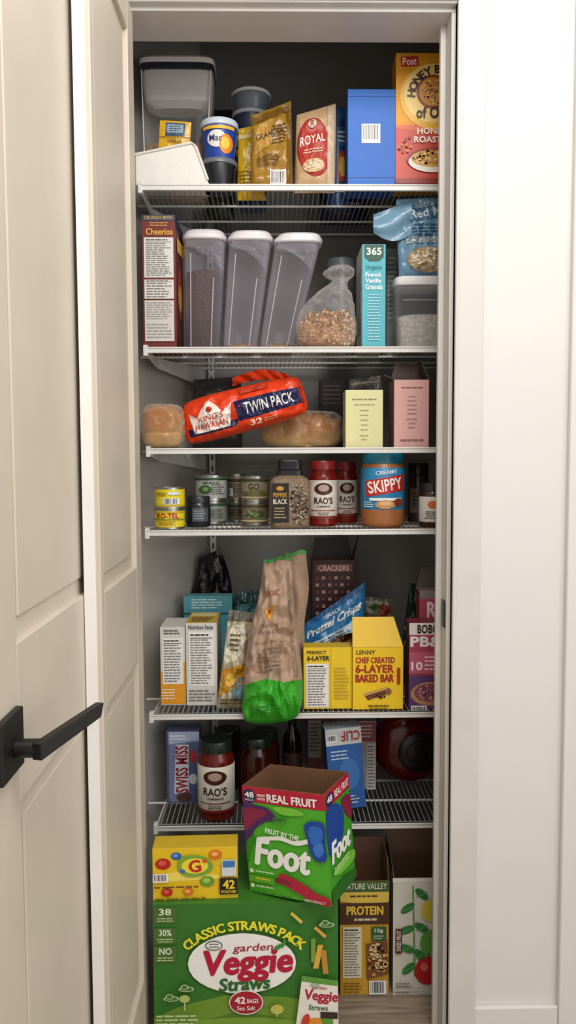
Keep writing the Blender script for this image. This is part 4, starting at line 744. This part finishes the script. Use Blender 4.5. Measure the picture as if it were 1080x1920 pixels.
# open green fruit-roll box
yw = math.radians(27); ro = math.radians(4.5); w = .186; hgt = .224; dp = .128
O = at(469, 1672, 1.592); O.z = zveg+.0008
U0 = Vector((math.cos(yw), -math.sin(yw), 0)); Z = Vector((0, 0, 1))
U = (U0*math.cos(ro)+Z*math.sin(ro)); V = (Z*math.cos(ro)-U0*math.sin(ro)); N = U.cross(V); N = N if N.y < 0 else -N
uU = U.copy(); U = U*w; V = V*hgt
rt = root('snack_box', 'open green and red fruit roll box tilted on the green carton', 'box', O+U*.5-N*.05)
frame_body(rt, O, U, V, N, dp, ('#4fb028', '#3f9a22', '#8a6647'), True, '#7d5a40')
P = Print(lambda u, v, o: O+U*u+V*v+N*o, (0,0,160,205))
P.rect(0, 0, 160, 30, '#b81a38').ell(14, 18, 13, 13, '#1a2458').fat('48', 5, 10, 23, 21, '#f4f0ea', 0, .4).text('ROLLS', 6, 23, 22, 27, '#f4f0ea').text('MADE', 30, 12, 46, 17, '#f4e4e4', 0, .03).text('WITH', 30, 19, 46, 24, '#f4e4e4', 0, .03).fat('REAL FRUIT', 50, 10, 146, 25, '#f8f4f0', 0, .5)
P.blob([(2,32),(24,33),(52,38),(66,58),(44,64),(22,80),(8,106),(1,104)], '#4a2462').blob([(2,44),(30,40),(50,46),(32,58),(12,76),(2,84)], '#8a1f46').blob([(60,34),(90,31),(114,34),(118,42),(80,46)], '#78c83a').blob([(2,110),(14,94),(20,98),(10,124),(2,150)], '#2f8a1c')
P.text('FRUIT BY THE', 42, 78, 108, 88, '#f2f2ea', -6, .03).blob([(26,95),(50,90),(74,87),(100,92),(128,84),(132,90),(102,100),(72,95),(44,99),(30,104)], '#f2f2ea').fat('Foot', 22, 98, 126, 150, '#f7f7f2', -3, 2.2, sh=.12)
P.blob([(120,60),(136,50),(158,54),(158,90),(158,118),(140,124),(128,108),(124,84)], '#1a459c').blob([(127,68),(140,58),(154,64),(152,82),(144,96),(132,92)], '#2f6cc8').blob([(134,100),(150,88),(154,104),(142,116)], '#3f7cd4').blob([(66,158),(84,160),(110,170),(136,184),(158,190),(158,203),(130,202),(96,188),(66,174)], '#b5203a').blob([(60,166),(84,170),(82,178),(58,176)], '#8a1f3a')
P.ell(10, 160, 4, 4, '#e4f0d4').ell(10, 174, 4, 4, '#e4c23a').ell(10, 188, 4, 4, '#e4f0d4').lines(18, 157, 56, 162, 1, '#e4f0d4').rect(4, 168, 54, 180, '#5fa81f').lines(18, 170, 52, 176, 1, '#e9d23a').lines(18, 184, 58, 191, 1, '#c9dca8').lines(8, 197, 90, 201, 1, '#2c5a20').text('NATURALLY', 112, 196, 152, 201, '#f2d4d8').rect(62, 50, 88, 58, '#3f8a2c').lines(64, 51, 86, 57, 2, '#1d4a18'); P.build(rt)
P = Print(lambda u, v, o: O+U-N*dp*u+V*v+uU*o, (0,0,100,205))
P.rect(0, 0, 100, 30, '#b81a38').ell(18, 17, 15, 12, '#1a2458').text('48', 8, 10, 28, 22, '#f4f0ea', 0, .04).text('REAL FRUIT', 38, 9, 96, 23, '#f8f4f0', 0, .02).blob([(2,34),(40,34),(66,60),(60,100),(24,116),(2,110)], '#1a459c').blob([(62,38),(98,44),(98,88),(76,70)], '#8a1f46').fat('Foot', 12, 96, 86, 134, '#f7f7f2', 0, 2, sh=.1).blob([(10,150),(60,142),(96,150),(96,168),(40,166)], '#78c83a').poly([(0,180),(50,176),(100,190),(100,205),(0,205)], '#256a18').lines(14, 142, 80, 156, 3, '#d8e8c0'); P.build(rt)
# granola protein box
rt, P, rs, ls, fr = carton('snack_bar_box', 'open gold and brown protein bar box on the floor beside the green carton', 638, 729, 1652, 1.765, 0.001, .12, ('#c99a2c', '#5a3a24', '#8a6647'), opened=True, inner='#6b4c36')
P.rect(638, 1652, 730, 1672, '#3d5f34').text('NATURE VALLEY', 643, 1656, 725, 1667, '#e8dfc4', 0, .01).poly([(638,1672),(729,1672),(729,1690),(690,1698),(638,1688)], '#e3c052').lines(656, 1676, 708, 1684, 1, '#5a3a24', 0, True).rect(638, 1692, 730, 1732, '#4e2c1c').fat('PROTEIN', 650, 1698, 718, 1714, '#f0c93a', 0, .5).lines(664, 1718, 706, 1728, 1, '#d9c4a4', 0, True).nutri(643, 1736, 678, 1832, 16, '#dcd2b8').rect(696, 1736, 724, 1762, '#2f5f3a').text('10g', 702, 1739, 718, 1748, '#e8e0c4', 0, .03).lines(700, 1751, 720, 1760, 2, '#c9d2b0').poly([(686,1768),(726,1760),(728,1824),(688,1834)], '#7a4a24').specks(707, 1797, 18, 30, 60, ('#c99a5c', '#4a2a14', '#e4c48c'), 3).bars(692, 1836, 724, 1862, 9).lines(644, 1838, 684, 1860, 4, '#7a5a1c').rect(638, 1800, 642, 1866, '#a87c1e'); P.build(rt)
O, U, V, N = fr
m = MB(); m.plate([O+V-N*.12, O+V+U-N*.12, O+V+U-N*.125+Vector((0,0,.045)), O+V-N*.125+Vector((0,0,.045))], .0018, M('#5e4030')); m.build('flap', rt)
m = MB(); m.plate([O+V+U+Vector((-.002,0,0)), O+V+U-N*.12+Vector((-.002,0,0)), O+V+U-N*.10+Vector((-.003,0,.055)), O+V+U-N*.01+Vector((-.003,0,.05))], .0018, M('#7a5640')); m.build('flap', rt)
rt, P, rs, ls, fr = carton('snack_box', 'open white box with apple and leaf drawings in right corner of the floor', 737, 815, 1646, 1.762, 0.001, .13, ('#dad6c8', '#a8a294', '#8a6647'), opened=True, inner='#5f4636', width=.12)
P.rect(736, 1646, 870, 1654, '#e8e4d8')
P.poly([(772,1660),(775,1660),(780,1830),(776,1830)], '#5f9a54')
for (x, y, an) in ((764,1702,35),(790,1676,-40),(762,1742,20),(790,1738,-30),(766,1814,40),(788,1790,-50),(762,1776,-20)):
    P.ell(x, y, 15, 7, '#2f7a38', an).poly([(x-11, y+5), (x+11, y-5), (x+11, y-3.6), (x-10, y+6)], '#6fa35c')
P.ell(806, 1706, 18, 20, '#d8c648').ell(806, 1766, 19, 24, '#5f9a44').ell(802, 1818, 25, 26, '#b81c26').ell(795, 1810, 7, 8, '#dc6660').poly([(801,1784),(804,1784),(803,1797),(801,1797)], '#5a3a1c').rect(741, 1738, 753, 1784, '#5c1f24').text('DRIED FRUIT', 728, 1756, 766, 1764, '#e8dcd0', 90, .02).lines(742, 1838, 774, 1860, 4, '#7a766a').poly([(738,1850),(815,1850),(815,1854),(738,1854)], '#c9c5b4'); P.build(rt)
O, U, V, N = fr
m = MB(); m.plate([O+V-N*.13, O+V+U-N*.13, O+V+U-N*.135+Vector((0,0,.06)), O+V-N*.135+Vector((0,0,.06))], .0018, M('#5e4636')); m.build('flap', rt)
m = MB(); m.plate([O+V, O+V-N*.13, O+V-N*.115+Vector((-.001,0,.055)), O+V-N*.01+Vector((-.001,0,.02))], .0018, M('#4f3e32')); m.build('flap', rt)

# ---------------------------------------------------------------- lights
w = bpy.data.worlds.new('World'); sc.world = w; w.use_nodes = True
bg = w.node_tree.nodes['Background']; bg.inputs[0].default_value = (1, .975, .94, 1); bg.inputs[1].default_value = .70
def area(name, loc, tgt, sx, sy, pw, colr=(1,.97,.93)):
    l = bpy.data.lights.new(name, 'AREA'); l.shape = 'RECTANGLE'; l.size = sx; l.size_y = sy; l.energy = pw; l.color = colr
    o = bpy.data.objects.new(name, l); COL.objects.link(o); o.location = loc
    o.rotation_euler = (Vector(tgt)-Vector(loc)).to_track_quat('-Z', 'Y').to_euler()
area('ceiling_lamp_light', (.35, .2, 2.6), (.1, 1.8, 1.0), 1.0, .7, 26)
area('window_light', (1.6, -.6, 1.5), (0, 1.7, 1.1), 1.2, 1.6, 14, (1, .985, .965))
